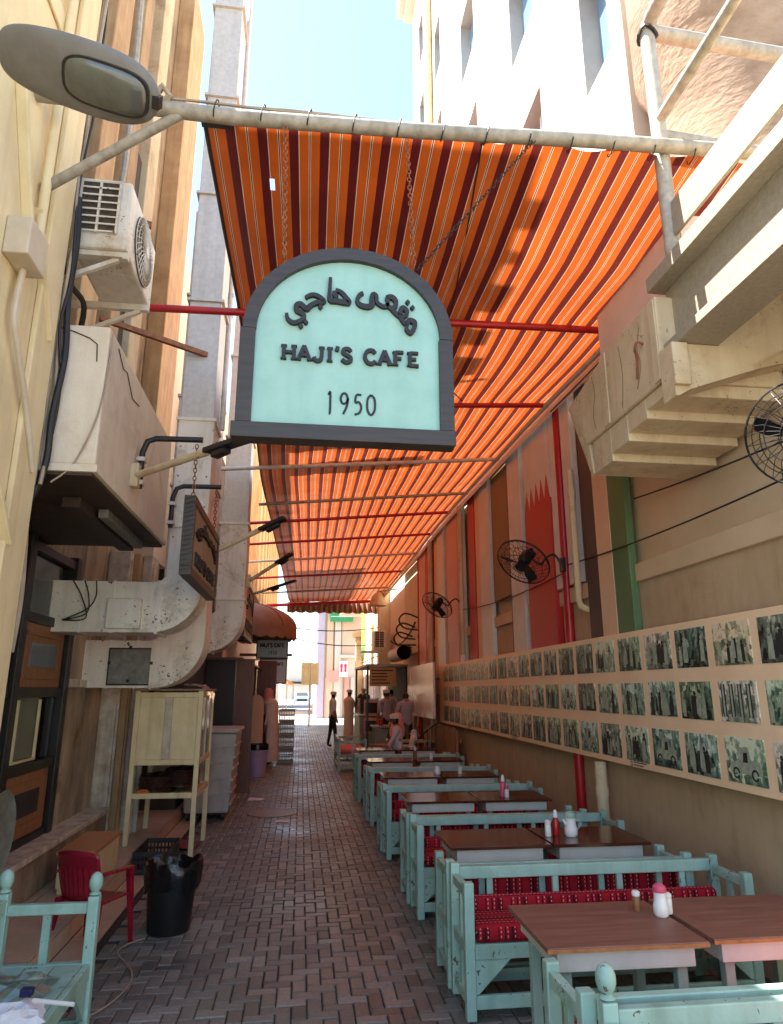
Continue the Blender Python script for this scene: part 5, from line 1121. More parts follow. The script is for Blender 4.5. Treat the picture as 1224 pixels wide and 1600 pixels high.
obj('centre_stile', MB().box((x0 + x1) / 2 - .039, (x0 + x1) / 2 + .039, y0 + .004, y0 + .035, .986, 1.619), M['column'], cb, bevel=.003)
for (a, b) in ((y0 + p + .001, (y0 + y1) / 2 - .02), ((y0 + y1) / 2 + .02, y1 - p - .001)): obj('side_pane', MB().box(x1 - .03, x1 - .02, a, b, .986, 1.619), M['clearbag'], cb)
obj('side_stile', MB().box(x1 - .036, x1 - .008, (y0 + y1) / 2 - .019, (y0 + y1) / 2 + .019, .986, 1.619), A, cb)
obj('back_panel', MB().box(x0 + p, x1 - p, y1 - .03, y1 - .02, .61, 1.619), M['stain_wall'], cb)
cloth = MB(); rr = random.Random(5)
g = [[(x1 - .25 + .3 * i / 8, y0 - .03 + .62 * j / 8, 1.72 + .03 * rr.random() + (.02 if i < 6 else -.0)) for j in range(9)] for i in range(9)]
for i in range(9):
    for j in range(9):
        x, y, z = g[i][j]
        if i >= 7: z -= .09 * (i - 6); x = x1 + .035 + .02 * rr.random()
        g[i][j] = (x, y, z)
cloth.add([q for r_ in g for q in r_], [(i * 9 + j, i * 9 + j + 1, (i + 1) * 9 + j + 1, (i + 1) * 9 + j) for i in range(8) for j in range(8)])
tag(obj('plastic_wrap', cloth, M['clearbag'], base=(x1, 8.1, 1.7), smooth=True), 'crumpled clear plastic wrap draped over the cream cabinet', 'plastic wrap')
# wicker trays on its shelf
for k in range(2):
    t = thing('wicker_tray', ['dark wicker tray lying on the cabinet shelf', 'second dark wicker tray leaning over the first on the cabinet shelf'][k], 'tray', (-1.5 + .25 * k, 8.2, .635))
    mb = MB(); c = (-1.52 + .24 * k, 8.2 + .12 * k, .64 + .05 * k)
    for q in range(9):
        rad = .25 - .006 * (q % 3); mb.tube([(c[0] + rad * math.cos(a) * .75, c[1] + rad * math.sin(a) * 1.1, c[2] + .012 + q * .018 + .006 * math.sin(a * 7 + q)) for a in [2 * math.pi * i / 24 for i in range(24)]], .009, 5, closed=True)
    obj('weave', mb, M['darkwood'], t); obj('base', MB().lathe([(.26, 0), (.26, .012), (0, .012)], (c[0], c[1], c[2]), 20, .75, 1.1), M['darkwood'], t)
tag(obj('orange_rag', MB().lathe([(.06, 0), (.07, .02), (.04, .05), (0, .055)], (-1.62, 7.95, .632), 9, 1.4, .8), mat('orange_rag', S(214, 120, 40), S(180, 80, 30), scale=20), base=(-1.62, 7.95, .63)), 'small orange rag at the edge of the cabinet shelf', 'rag')
# plastic crate
def crate(label, x0, x1, y0, y1, z0, h, m):
    t = thing('plastic_crate', label, 'crate', ((x0 + x1) / 2, (y0 + y1) / 2, z0))
    obj('base', MB().box(x0 + .01, x1 - .01, y0 + .01, y1 - .01, z0, z0 + .015), m, t)
    for (a, b, c, d) in ((x0, x1, y0, y0 + .018), (x0, x1, y1 - .018, y1), (x0, x0 + .018, y0 + .0185, y1 - .0185), (x1 - .018, x1, y0 + .0185, y1 - .0185)):
        mb = MB().box(a, b, c, d, z0 + .016, z0 + .05).box(a, b, c, d, z0 + h - .045, z0 + h).box(a, b, c, d, z0 + h * .5, z0 + h * .5 + .02)
        n = 9
        for k in range(n + 1):
            if b - a > d - c: q = a + (b - a - .014) * k / n; mb.box(q, q + .014, c + .002, d - .002, z0 + .0505, z0 + h - .0455)
            else: q = c + (d - c - .014) * k / n; mb.box(a + .002, b - .002, q, q + .014, z0 + .0505, z0 + h - .0455)
        obj('side', mb, m, t)
    return t
crate('dark grey plastic crate on the tiles under the cream cabinet', -1.53, -1.2, 7.3, 7.95, .008, .2, M['crate'])
tag(obj('red_scrap', MB().add([(-1.35, 8.35, .01), (-1.1, 8.3, .03), (-1.08, 8.7, .012), (-1.3, 8.75, .04)], [(0, 1, 2, 3)]), M['redplastic'], base=(-1.2, 8.5, 0)), 'red plastic wrapper on the floor behind the crate', 'litter')
# laminate box table
bx = thing('small_box_table', 'small box table with orange laminate top and white front behind the red chair', 'side table', (-1.78, 6.05, .15))
obj('top', MB().box(-1.87, -1.57, 6.15, 6.95, .43, .465), M['laminate'], bx, bevel=.004); obj('drawer_front', MB().box(-1.85, -1.59, 6.165, 6.185, .3, .428), M['white_plastic'], bx)
obj('body', MB().box(-1.86, -1.58, 6.186, 6.93, .19, .428), M['cream_wood'], bx); 
for (x, y) in ((-1.85, 6.2), (-1.63, 6.2), (-1.85, 6.88), (-1.63, 6.88)): obj('foot', MB().box(x, x + .04, y, y + .04, .148, .189), M['cream_wood'], bx)
ov = thing('oval_tray', 'dull oval metal tray leaning on the stone ledge beside the red chair', 'tray', (-1.9, 4.95, .15))
o = obj('tray', MB().lathe([(0, 0), (.17, 0), (.2, .02), (.205, .022), (.2, .027), (.17, .008), (0, .008)], (-1.9, 4.95, .15), 28, 1, 1.5), M['duct_rust'], ov, smooth=True)
o.location = (0, 0, .62); o.rotation_euler = (R(90), R(15), R(82))
# monobloc chairs
def monobloc(name, label, m, loc, rz, group=None):
    t = thing(name, label, 'chair', (0, 0, 0), group)
    mb = MB(); mb.tube; n = 12
    seat = []
    for i in range(n + 1):
        for j in range(n + 1):
            x = -.21 + .42 * i / n; y = -.21 + .42 * j / n; seat.append((x * (1 + .08 * (1 - j / n)), y, .42 - .015 * math.cos(x * 7) - .01 * j / n))
    top = [(i * (n + 1) + j, (i + 1) * (n + 1) + j, (i + 1) * (n + 1) + j + 1, i * (n + 1) + j + 1) for i in range(n) for j in range(n)]
    s_ = obj('seat', MB().add(seat, top), m, t, smooth=True); sm = s_.modifiers.new('thick', 'SOLIDIFY'); sm.thickness = .014
    bk = []; nb = 17; mh = 10
    for i in range(nb + 1):
        for j in range(mh + 1):
            u = i / nb * 2 - 1; v = j / mh; wd = .205 + .02 * math.sin(v * 2.6); z = .42 + .42 * v - .03 * u * u * v
            bk.append((u * wd, .2 + .10 * v - .05 * u * u + (.012 * (i % 2) if 0 < i < nb and 1 <= j <= 7 else 0), z))
    fs = []
    for i in range(nb):
        for j in range(mh):
            fs.append((i * (mh + 1) + j, (i + 1) * (mh + 1) + j, (i + 1) * (mh + 1) + j + 1, i * (mh + 1) + j + 1))
    b_ = obj('backrest', MB().add(bk, fs), m, t, smooth=True); sm = b_.modifiers.new('thick', 'SOLIDIFY'); sm.thickness = .012
    for s in (-1, 1):
        obj('armrest', MB().bar((s * .235, -.2, .63), (s * .225, .2, .645), .055, .022).bar((s * .225, .18, .645), (s * .19, .25, .66), .05, .022), m, t, bevel=.006)
        for (yy, yb) in ((-.2, -.24), (.18, .25)):
            zt = .62 if yy < 0 else .44
            obj('leg', MB().add([(s * .205 + a, yy + b, zt) for a, b in ((-.025, -.03), (.025, -.03), (.025, .03), (-.025, .03))] + [(s * .245 + a, yb + b, 0.007) for a, b in ((-.014, -.018), (.014, -.018), (.014, .018), (-.014, .018))], [(0, 1, 2, 3), (4, 7, 6, 5), (0, 4, 5, 1), (1, 5, 6, 2), (2, 6, 7, 3), (3, 7, 4, 0)]), m, t, bevel=.004)
    t.location = loc; t.rotation_euler = (0, 0, rz); return t
monobloc('plastic_chair', 'maroon plastic armchair with slatted back beside the black waste bin', M['redplastic'], (-1.37, 5.42, 0), R(155)).scale = (.78, .78, .78)
monobloc('plastic_chair', 'white plastic armchair the seated man uses', M['white_plastic'], (1.95, 13.75, 0), R(-90))
# black bin with bag
tb = thing('waste_bin', 'black waste bin lined with a black plastic bag', 'waste bin', (-.9, 5.72, 0)); cB = (-.9, 5.72, .006); bs_ = .83
obj('bucket', MB().lathe([(.155, 0), (.16, .01), (.195, .5), (.19, .505), (.15, .02), (0, .02)], cB, 28), M['binblack'], tb, smooth=True)
mb = MB(); n = 44; rb2 = random.Random(2); prof = [(.198, .34), (.205, .4), (.212, .48), (.212, .545), (.2, .565), (.185, .55), (.165, .42), (.12, .25)]; vs2 = []
ph = [rb2.uniform(0, 6) for _ in prof]
for i, (r_, z) in enumerate(prof):
    for k in range(n):
        a = 2 * math.pi * k / n; wv = .010 * math.sin(a * 5 + 1) + .007 * math.sin(a * 11 + ph[i]) + rb2.uniform(-.004, .004)
        vs2.append((cB[0] + (r_ + wv) * math.cos(a), cB[1] + (r_ + wv) * math.sin(a), z + .018 * math.sin(a * 3 + 1) + .012 * math.sin(a * 7 + ph[i]) * (1 if i in (0, 3, 4) else .4)))
mb.add(vs2, [(i * n + k, i * n + (k + 1) % n, (i + 1) * n + (k + 1) % n, (i + 1) * n + k) for i in range(len(prof) - 1) for k in range(n)])
obj('bag', mb, M['blackbag'], tb, smooth=True); tb.scale = (.95, .95, .84)
wire = [(-1.03, 5.55, .012), (-1.12, 5.45, .012), (-1.15, 5.3, .012), (-1.05, 5.1, .012), (-.98, 4.95, .012), (-.95, 4.75, .012), (-1.0, 4.5, .012), (-1.1, 4.3, .012), (-1.15, 4.1, .013)]
tag(obj('floor_cable', MB().tube(wire, .005, 6, sm=6), M['cable_tan'], base=(-1.05, 5, 0), smooth=True), 'thin pale cable snaking over the bricks beside the black bin', 'cable')
# grey wheeled bin
db = thing('wheeled_bin', 'large off-white grey wheeled waste container behind the cream cabinet', 'waste container', (-1.2, 10.4, 0))
obj('body', MB().add([(-1.5, 10.05, .1), (-.92, 10.05, .1), (-.92, 10.8, .1), (-1.5, 10.8, .1), (-1.55, 9.98, 1.12), (-.85, 9.98, 1.12), (-.85, 10.9, 1.12), (-1.55, 10.9, 1.12)], [(0, 3, 2, 1), (4, 5, 6, 7), (0, 1, 5, 4), (1, 2, 6, 5), (2, 3, 7, 6), (3, 0, 4, 7)]), M['dumpster'], db, bevel=.02)
obj('lid', MB().box(-1.58, -.82, 9.95, 10.93, 1.125, 1.18), M['dumpster'], db, bevel=.02)
for k in range(6): z = .2 + .15 * k; obj('rib', MB().box(-.94 + .07 * (z - .1), -.895 + .07 * (z - .1), 10.0 - .06 * (z - .1) + .02, 10.7, z, z + .03), M['dumpster'], db, bevel=.005)
for k in range(4): z = .3 + .2 * k; obj('rib', MB().bar((-1.5, 10.03 - .06 * z, z), (-.93, 10.03 - .06 * z, z + .05), .03, .02), M['dumpster'], db)
for (x, y) in ((-1.44, 10.12), (-.99, 10.12), (-1.44, 10.7), (-.99, 10.7)): obj('castor', MB().tube([(x - .02, y, .055), (x + .02, y, .055)], .05, 14), M['black'], db)
obj('axle_plate', MB().box(-1.48, -.94, 10.08, 10.76, .085, .099), M['black'], db)
lb_ = thing('waste_bin', 'lavender plastic bin with black liner by the open kiosk door', 'waste bin', (-.84, 14.9, 0))
obj('bucket', MB().lathe([(.18, 0.006), (.22, .6), (.21, .605), (.16, .05), (0, .05)], (-.84, 14.9, 0), 24), M['lavender'], lb_, smooth=True)
obj('liner', MB().lathe([(.224, .52), (.228, .6), (.22, .63), (.2, .6), (.17, .3)], (-.84, 14.9, 0), 24), M['blackbag'], lb_, smooth=True)
# litter on the finial bench seat (seat top z about .357)
SZ = .359
def spray(x, y, label):
    t = thing('spray_bottle', label, 'spray bottle', (x, y, SZ))
    obj('body', MB().lathe([(.04, 0), (.043, .01), (.043, .12), (.036, .16), (.022, .2), (.018, .22)], (x, y, SZ), 18), M['clear_white'], t, smooth=True)
    obj('collar', MB().lathe([(.022, .2205), (.024, .24), (.02, .25)], (x, y, SZ), 14), M['navy'], t, smooth=True)
    obj('head', MB().bar((x + .02, y + .02, SZ + .285), (x - .06, y - .02, SZ + .295), .026, .035).box(x - .012, x + .012, y - .012, y + .012, SZ + .2505, SZ + .28), M['white_plastic'], t, bevel=.005)
    obj('trigger', MB().bar((x - .04, y - .012, SZ + .275), (x - .055, y - .02, SZ + .22), .014, .012), M['navy'], t, bevel=.003)
spray(-1.12, 3.02, 'milky spray bottle with navy trigger on the finial bench seat')
def crumple(name, label, cat, cx, cy, w_, l_, h, m, seed, rot=0, z=None):
    q = random.Random(seed); n = 9; vs3 = []
    for i in range(n + 1):
        for j in range(n + 1):
            u, v = i / n - .5, j / n - .5; e = 1 - max(abs(u), abs(v)) * 2; x, y = u * w_, v * l_
            c_, s_ = math.cos(rot), math.sin(rot); zz = (z or SZ) + .003 + (h * q.uniform(.4, 1) * min(1, e * 3) if e > 0 else q.uniform(0, .008))
            vs3.append((cx + x * c_ - y * s_ + q.uniform(-.008, .008), cy + x * s_ + y * c_ + q.uniform(-.008, .008), zz))
    return tag(obj(name, MB().add(vs3, [(i * (n + 1) + j, (i + 1) * (n + 1) + j, (i + 1) * (n + 1) + j + 1, i * (n + 1) + j + 1) for i in range(n) for j in range(n)]), m, base=(cx, cy, SZ)), label, cat)
crumple('clear_bag', 'crumpled clear plastic bag lying on the finial bench seat', 'plastic bag', -1.27, 3.72, .34, .36, .07, M['clearbag'], 3)
crumple('tissue_pack', 'crumpled white tissue packet beside the spray bottle', 'tissue', -1.18, 3.45, .3, .22, .06, M['paper'], 4, .4)
crumple('mint_packet', 'mint green packet on the finial bench seat edge', 'packet', -1.05, 3.15, .2, .26, .03, M['mintpaper'], 5, -.4)
crumple('white_tissue', 'white tissues spread before the mint packet', 'tissue', -1.3, 3.2, .3, .3, .035, M['paper'], 8, .2)
tag(obj('paper_stick', MB().tube([(-1.08, 3.47, SZ + .07), (-.9, 3.42, SZ + .065)], .009, 8), M['white_plastic'], base=(-1, 3.45, SZ)), 'white plastic stick poking out past the bench edge', 'stick')
tag(obj('navy_clip', MB().box(-1.15, -1.1, 3.5, 3.54, SZ + .07, SZ + .1), M['navy'], base=(-1.12, 3.5, SZ), bevel=.004), 'small dark clip on the tissue packet', 'clip')

# ------------------------------------------------------------ wall fans
def wall_fan(label, c, face, mount, rad=.27):
    t = thing('wall_fan', label, 'fan', mount)
    n = Vector(face).normalized(); u = n.cross(Vector((0, 0, 1))).normalized(); v = u.cross(n).normalized(); c = Vector(c)
    P = lambda a, r, d: c + (u * math.cos(a) + v * math.sin(a)) * r + n * d
    cg = MB()
    for (r, d) in ((rad, 0), (rad * .99, .012), (rad * .8, .06), (rad * .55, .085), (rad * .25, .095), (rad * .82, -.06), (rad * .5, -.08)):
        cg.tube([P(2 * math.pi * k / 36, r, d) for k in range(36)], .0055 if r > rad * .95 else .003, 5, closed=True)
    for k in range(30):
        a = 2 * math.pi * k / 30
        cg.tube([P(a + .25, rad * .18, .095), P(a + .12, rad * .6, .082), P(a, rad * .9, .045), P(a, rad, 0)], .0024, 4, caps=False)
        if k % 2 == 0: cg.tube([P(a, rad * .25, -.085), P(a, rad * .7, -.07), P(a, rad, 0)], .0024, 4, caps=False)
    obj('cage', cg, M['black'], t)
    obj('badge', MB().add([P(2 * math.pi * k / 16, rad * .2, .098) for k in range(16)], [tuple(range(16))]), M['black'], t)
    for q in range(3):
        vs4 = []; a0 = 2 * math.pi * q / 3 + .4
        for i in range(7):
            r = rad * (.15 + .7 * i / 6); w_ = .28 + .22 * math.sin(math.pi * i / 6 * .8 + .3)
            for s in (-1, 1): vs4.append(P(a0 + s * w_ / (1 + 1.2 * i / 6) + .1 * i / 6, r, .02 + .025 * s))
        obj('blade', MB().add(vs4, [(2 * i, 2 * i + 1, 2 * i + 3, 2 * i + 2) for i in range(6)]), M['black'], t, smooth=True)
    obj('motor', MB().tube([c + n * .03, c - n * .02, c - n * .12, c - n * .17], [.05, .075, .07, .04], 14), M['black'], t, smooth=True)
    m_ = Vector(mount); back = c - n * .13
    obj('arm', MB().tube([back, back.lerp(m_, .35) - Vector((0, 0, .07)), back.lerp(m_, .55) + Vector((0, 0, .03)), back.lerp(m_, .8) + Vector((0, 0, .09)), m_], .014, 8, sm=6), M['black'], t, smooth=True)
    obj('wall_plate', MB().box(m_.x - .01, m_.x + .03, m_.y - .05, m_.y + .05, m_.z - .08, m_.z + .08), M['black'], t, bevel=.005)
wall_fan('black caged wall fan clamped beside the near red post', (2.38, 7.1, 3.06), (-.55, -.42, -.72), (2.84, 7.16, 3.05), .3)
wall_fan('black caged wall fan above the leaning white panel', (2.42, 12.2, 3.2), (-.55, -.42, -.72), (2.84, 12.1, 3.2), .3)
wall_fan('black caged wall fan under the balcony corbel', (2.49, 2.95, 2.97), (-.8, -.5, -.25), (2.93, 2.8, 3.0), .27)
# wires along the right wall
for (a, b, s, lb) in (((2.86, 3.0, 2.95), (2.84, 7.0, 3.02), .05, 'thin wire running from the corbel fan to the post fan'), ((2.84, 7.2, 2.95), (2.83, 12.2, 3.12), .08, 'thin wire between the post fan and the fan beyond'), ((2.86, 2.6, 3.12), (2.84, 5.4, 3.32), .03, 'thin wire rising under the corbel steps'), ((2.74, 3.7, 4.72), (2.8, 7.1, 4.86), .02, 'dark cable tied along the awning edge rail')):
    tag(obj('wire', MB().tube(sagwire(a, b, s), .007, 5), M['cable'], base=a), lb, 'wire')
# ------------------------------------------------------------ people
def person(label, loc, facing, h=1.72, top='shirt_white', bottom='blackcloth', robe=None, sit=False, lean=0, armL=None, armR=None, cap=None, scarf=None, hairm='hair', stride=.06, sleeves='short', head_down=0, pack=None):
    """one skinned body with clothes regions; y forward, then turned to 'facing' (degrees, 0 = +y)"""
    t = thing('person', label, 'person', loc, 'people in the alley', R(facing)); BASE[t.name] = Vector((0, 0, 0))
    s = h / 1.72
    J = {}; rad = {}
    def j(n, x, y, z, r, r2=None): J[n] = Vector((x, y, z)) * s; rad[n] = (r * s, (r2 or r) * s)
    zo = -.42 if sit else 0
    def ln(y, z): return y + lean * max(0, z - .9)     # torso leans forward with height
    j('pelvis', 0, 0, .93 + zo, .15, .115); j('waist', 0, ln(0, 1.06), 1.08 + zo, .14, .105); j('chest', 0, ln(.01, 1.28), 1.29 + zo, .165, .115); j('collar', 0, ln(0, 1.42), 1.42 + zo, .1, .08)
    j('neck', 0, ln(.01, 1.49), 1.49 + zo, .052); j('skull', 0, ln(.03, 1.57) + head_down * .06, 1.585 + zo - head_down * .05, .082, .09); j('crown', 0, ln(.02, 1.66) + head_down * .09, 1.655 + zo - head_down * .07, .07, .08)
    E_ = [('pelvis', 'waist', 't'), ('waist', 'chest', 't'), ('chest', 'collar', 't'), ('collar', 'neck', 's'), ('neck', 'skull', 's'), ('skull', 'crown', 'h')]
    for sd, nm, arm in ((-1, 'L', armL), (1, 'R', armR)):
        j('sh' + nm, sd * .175, ln(0, 1.40), 1.395 + zo, .062); el, wr = arm or ((.24, 0, 1.12), (.245, .06, .88))
        el = (sd * el[0], el[1] + lean * .2, el[2] + zo); wr = (sd * wr[0], wr[1] + lean * .1, wr[2] + zo)
        j('el' + nm, *el, .043); j('wr' + nm, *wr, .03)
        d = (Vector(wr) - Vector(el)).normalized() * .09; j('hd' + nm, wr[0] + d.x, wr[1] + d.y, wr[2] + d.z, .034, .02)
        E_ += [('collar', 'sh' + nm, 't'), ('sh' + nm, 'el' + nm, 't'), ('el' + nm, 'wr' + nm, 't' if sleeves == 'long' else 's'), ('wr' + nm, 'hd' + nm, 's')]
        f = stride * sd
        if sit:
            j('hip' + nm, sd * .09, .02, .47, .09); j('kn' + nm, sd * .13, .42, .47, .065); j('an' + nm, sd * .13, .40, .09, .042); j('to' + nm, sd * .14, .55, .035, .038, .03)
        else:
            j('hip' + nm, sd * .085, 0, .86, .095); j('kn' + nm, sd * .095, .02 + f * .5, .49, .062); j('an' + nm, sd * .1, -.01 + f, .085, .042); j('to' + nm, sd * .12, .13 + f, .035, .04, .03)
        E_ += [('pelvis', 'hip' + nm, 'b'), ('hip' + nm, 'kn' + nm, 'b'), ('kn' + nm, 'an' + nm, 'b'), ('an' + nm, 'to' + nm, 'f')]
    names = list(J); me = bpy.data.meshes.new('body_cage'); me.from_pydata([J[n] for n in names], [(names.index(a), names.index(b)) for a, b, _ in E_], [])
    o = bpy.data.objects.new('body_tmp', me); C.objects.link(o)
    sk = o.modifiers.new('skin', 'SKIN'); sk.use_smooth_shade = True; sb = o.modifiers.new('sub', 'SUBSURF'); sb.levels = 2; sb.render_levels = 2
    for i, n in enumerate(names): me.skin_vertices[0].data[i].radius = rad[n]; me.skin_vertices[0].data[i].use_root = (n == 'pelvis')
    dg = bpy.context.evaluated_depsgraph_get(); dg.update(); bme = bpy.data.meshes.new_from_object(o.evaluated_get(dg)); bpy.data.objects.remove(o)
    bme.name = 'body'; bme.materials.clear()
    key = {'t': 0, 'b': 1, 's': 2, 'h': 3, 'f': 4}
    for m2 in (M[top], M[bottom], M['skin'], M[hairm], M['black']): bme.materials.append(m2)
    segs = [(J[a], J[b], key[k]) for a, b, k in E_]; hipz = J['pelvis'].z - .02 * s
    for p_ in bme.polygons:
        best = 9; bi = 0
        for a, b, k in segs:
            ab = b - a; tt = max(0, min(1, (p_.center - a).dot(ab) / ab.length_squared)); d = (p_.center - a - ab * tt).length
            if d < best: best = d; bi = k
        sk0 = J['skull']
        if (p_.center - sk0).length < .16 * s and p_.center.z > J['neck'].z + .03 * s:
            bi = 2 if (p_.center.y - sk0.y > .02 * s and p_.center.z < sk0.z + .05 * s) else 3
        p_.material_index = bi; p_.use_smooth = True
    # fingers, nose and ears joined into the same body mesh
    ex = MB()
    for nm, sd in (('L', -1), ('R', 1)):
        w_, hnd = J['wr' + nm], J['hd' + nm]; d = (hnd - w_).normalized(); side = d.cross(Vector((0, 0, 1)) if abs(d.z) < .8 else Vector((1, 0, 0))).normalized()
        for q, (off, ln_) in enumerate(((-.024, .06), (-.008, .072), (.008, .068), (.024, .052))):
            b0_ = hnd - d * .01 + side * off * s; ex.tube([b0_, b0_ + d * ln_ * .55 * s, b0_ + d * ln_ * s - Vector((0, 0, .012 * s))], [.009 * s, .008 * s, .006 * s], 6)
        th = w_.lerp(hnd, .4) - side * .028 * s; ex.tube([th, th - side * .018 * s + d * .03 * s, th - side * .015 * s + d * .055 * s], [.011 * s, .01 * s, .007 * s], 6)
    sk0 = J['skull']; hd_r = rad['skull']
    ex.tube([sk0 + Vector((0, .085, .0)) * s, sk0 + Vector((0, .108, -.022)) * s], [.008 * s, .014 * s], 6)
    for sd in (-1, 1): ex.tube([sk0 + Vector((sd * .08, -.005, .02)) * s, sk0 + Vector((sd * .092, -.012, -.0)) * s, sk0 + Vector((sd * .08, -.005, -.025)) * s], .012 * s, 6)
    bmx = bmesh.new(); bmx.from_mesh(bme); ev = [bmx.verts.new(q) for q in ex.v]
    for f in ex.f:
        try: nf = bmx.faces.new([ev[i] for i in f]); nf.material_index = 2; nf.smooth = True
        except ValueError: pass
    bmx.to_mesh(bme); bmx.free()
    body = bpy.data.objects.new('body', bme); C.objects.link(body); body.parent = t
    if robe:
        mb = MB(); n = 28; prof = [(.17, .075), (.175, .3), (.17, .6), (.165, .85), (.165, 1.05), (.185, 1.25), (.195, 1.36), (.13, 1.44), (.065, 1.475)]; vs5 = []
        for i, (r_, z) in enumerate(prof):
            for k in range(n):
                a = 2 * math.pi * k / n; fold = 1 + (.10 * math.sin(a * 7 + i * .3) * max(0, (1.0 - z)) if z < 1 else 0)
                vs5.append(Vector((r_ * 1.25 * fold * math.cos(a), ln(r_ * .82 * fold * math.sin(a), z) , z)) * s)
        mb.add(vs5, [(i * n + k, i * n + (k + 1) % n, (i + 1) * n + (k + 1) % n, (i + 1) * n + k) for i in range(len(prof) - 1) for k in range(n)])
        obj('robe', mb, M[robe], t, smooth=True)
    if cap:
        c = J['crown']; obj('cap', MB().lathe([(.092 * s, -.035 * s), (.094 * s, .02 * s), (.085 * s, .045 * s), (.04 * s, .058 * s), (0, .06 * s)], c, 18, 1, 1.1), M[cap], t, smooth=True)
    if scarf:
        c = J['skull']; mb = MB(); n = 22; vs5 = []
        for i, (r_, z) in enumerate([(.0, .15), (.06, .14), (.1, .1), (.115, .03), (.12, -.04), (.135, -.12), (.17, -.22), (.16, -.36)]):
            for k in range(n):
                a = 2 * math.pi * k / n; op = 1.0
                if z < .05 and math.sin(a) > .55: op = .62
                vs5.append(c + Vector((r_ * (1.05 + .06 * math.sin(5 * a + i)) * math.cos(a), r_ * op * math.sin(a) - .01, z)) * s)
        mb.add(vs5, [(i * n + k, i * n + (k + 1) % n, (i + 1) * n + (k + 1) % n, (i + 1) * n + k) for i in range(7) for k in range(n)])
        obj('headscarf', mb, M[scarf], t, smooth=True)
    if pack: mb = MB(); rounded_box(mb, -.14 * s, .14 * s, -.28 * s, -.11 * s, 1.0 * s, 1.42 * s, .05 * s); obj('backpack', mb, M[pack], t, smooth=True)
    return t
OPEN_ARM = ((.23, .12, 1.14), (.16, .36, 1.12))
person('person in cream robe and red checked headscarf facing the kiosk', (-.64, 17.1, .004), 70, 1.76, top='thobe', bottom='thobe', robe='thobe', scarf='redcloth', sleeves='long', lean=.12, armR=OPEN_ARM, head_down=.6)
person('person in white short-sleeved shirt and black trousers standing by the far bench', (1.0, 21.9, .004), -75, 1.66, top='shirt_white', bottom='blackcloth', cap='cap', stride=.1)
person('person in long pale pinkish robe and cap between the white shirt and the black shirt', (1.62, 23.6, .004), -60, 1.72, top='thobe_pink', bottom='thobe_pink', robe='thobe_pink', cap='cap', sleeves='long', armL=((.22, .12, 1.14), (.1, .3, 1.16)), armR=((.22, .12, 1.14), (.1, .3, 1.1)))
person('person in black shirt with tan pack holding a dark tray', (2.35, 26.2, .004), 150, 1.84, top='blackcloth', bottom='blackcloth', pack='spice', armR=((.24, .05, 1.16), (.34, .3, 1.12)))
person('person in grey lilac shirt and white cap at the food stall', (2.28, 18.6, .004), 20, 1.72, top='shirt_lilac', bottom='blackcloth', cap='cap')
person('person in white shirt with dark hair behind the lilac shirt', (2.62, 20.4, .004), -20, 1.78, top='thobe', bottom='blackcloth')
person('person in pale grey shirt half hidden by the white panel', (2.42, 16.1, .004), 10, 1.7, top='shirt_lilac', bottom='blackcloth')
person('person in pale shirt and round cap seated leaning an arm on a table', (1.93, 13.7, .004), 80, 1.66, top='shirt_white', bottom='blackcloth', sit=True, cap='cap', lean=.1, armL=((.26, .18, 1.1), (.22, .45, 1.12)), armR=((.24, .16, 1.1), (.2, .4, 1.1)))
person('person in olive shirt with orange red headscarf bent over a table', (2.2, 15.3, .004), 150, 1.66, top='shirt_olive', bottom='blackcloth', sit=True, scarf='redcloth', lean=.25, head_down=.8, armL=((.24, .18, 1.1), (.16, .4, 1.1)), armR=((.24, .18, 1.1), (.16, .4, 1.1)))
st_ = thing('stool', 'plain dark stool under the person with the orange scarf', 'stool', (2.2, 15.3, 0))
obj('seat', MB().lathe([(.17, .36), (.18, .38), (.17, .4), (0, .4)], (2.2, 15.3, 0), 18), M['darkwood'], st_, smooth=True)
for k in range(4): a = math.pi / 4 + k * math.pi / 2; obj('leg', MB().tube([(2.2 + .12 * math.cos(a), 15.3 + .12 * math.sin(a), .36), (2.2 + .17 * math.cos(a), 15.3 + .17 * math.sin(a), .004)], .016, 8), M['darkwood'], st_)
tag(obj('serving_tray', MB().lathe([(0, 0), (.16, 0), (.18, .02), (.17, .02), (.155, .008), (0, .008)], (2.08, 25.7, 1.1), 18), M['black'], base=(2.08, 25.7, 1.1)), 'dark round tray in the hand of the person in black', 'tray')
# ------------------------------------------------------------ stalls and clutter at the back
# kiosk with open doors
kk = thing('wooden_kiosk', 'dark brown wooden kiosk with its plank doors standing open', 'kiosk', (-1.3, 13, 0))
obj('body', MB().box(-1.61, -1.12, 12.2, 18.0, .0, 2.2), M['kiosk_dark'], kk)
obj('roof_board', MB().box(-1.615, -1.0, 12.1, 18.1, 2.202, 2.24), M['kiosk'], kk)
def leaf(x0, x1, y, h, m, n=4):
    d = obj('door_leaf', MB().box(x0, x1, y, y + .03, .05, h), m, kk)
    for k in range(n): 
        a = x0 + (x1 - x0) * k / n; obj('plank', MB().box(a + .004, a + (x1 - x0) / n - .004, y - .012, y - .001, .06, h - .01), m, d)
    for z in (.45, 1.1, h - .4): obj('hinge', MB().box(x0 + .01, x1 - .02, y - .022, y - .013, z, z + .045), m, d)
leaf(-1.10, -.80, 12.2, 2.22, M['kiosk']); leaf(-1.10, -.62, 18.02, 2.42, M['kiosk'])
pn = thing('plywood_panel', 'rounded pale plywood panel leaning on the kiosk side', 'panel', (-1.0, 15.9, 0))
obj('sheet', MB().prism([(-1.11, .02), (-.8, .02), (-.8, 1.4)] + arc(-.955, 1.4, .155, 0, 180, 10, .2) + [(-1.11, 1.4)], 15.9, 15.93, D), M['peach'], pn)
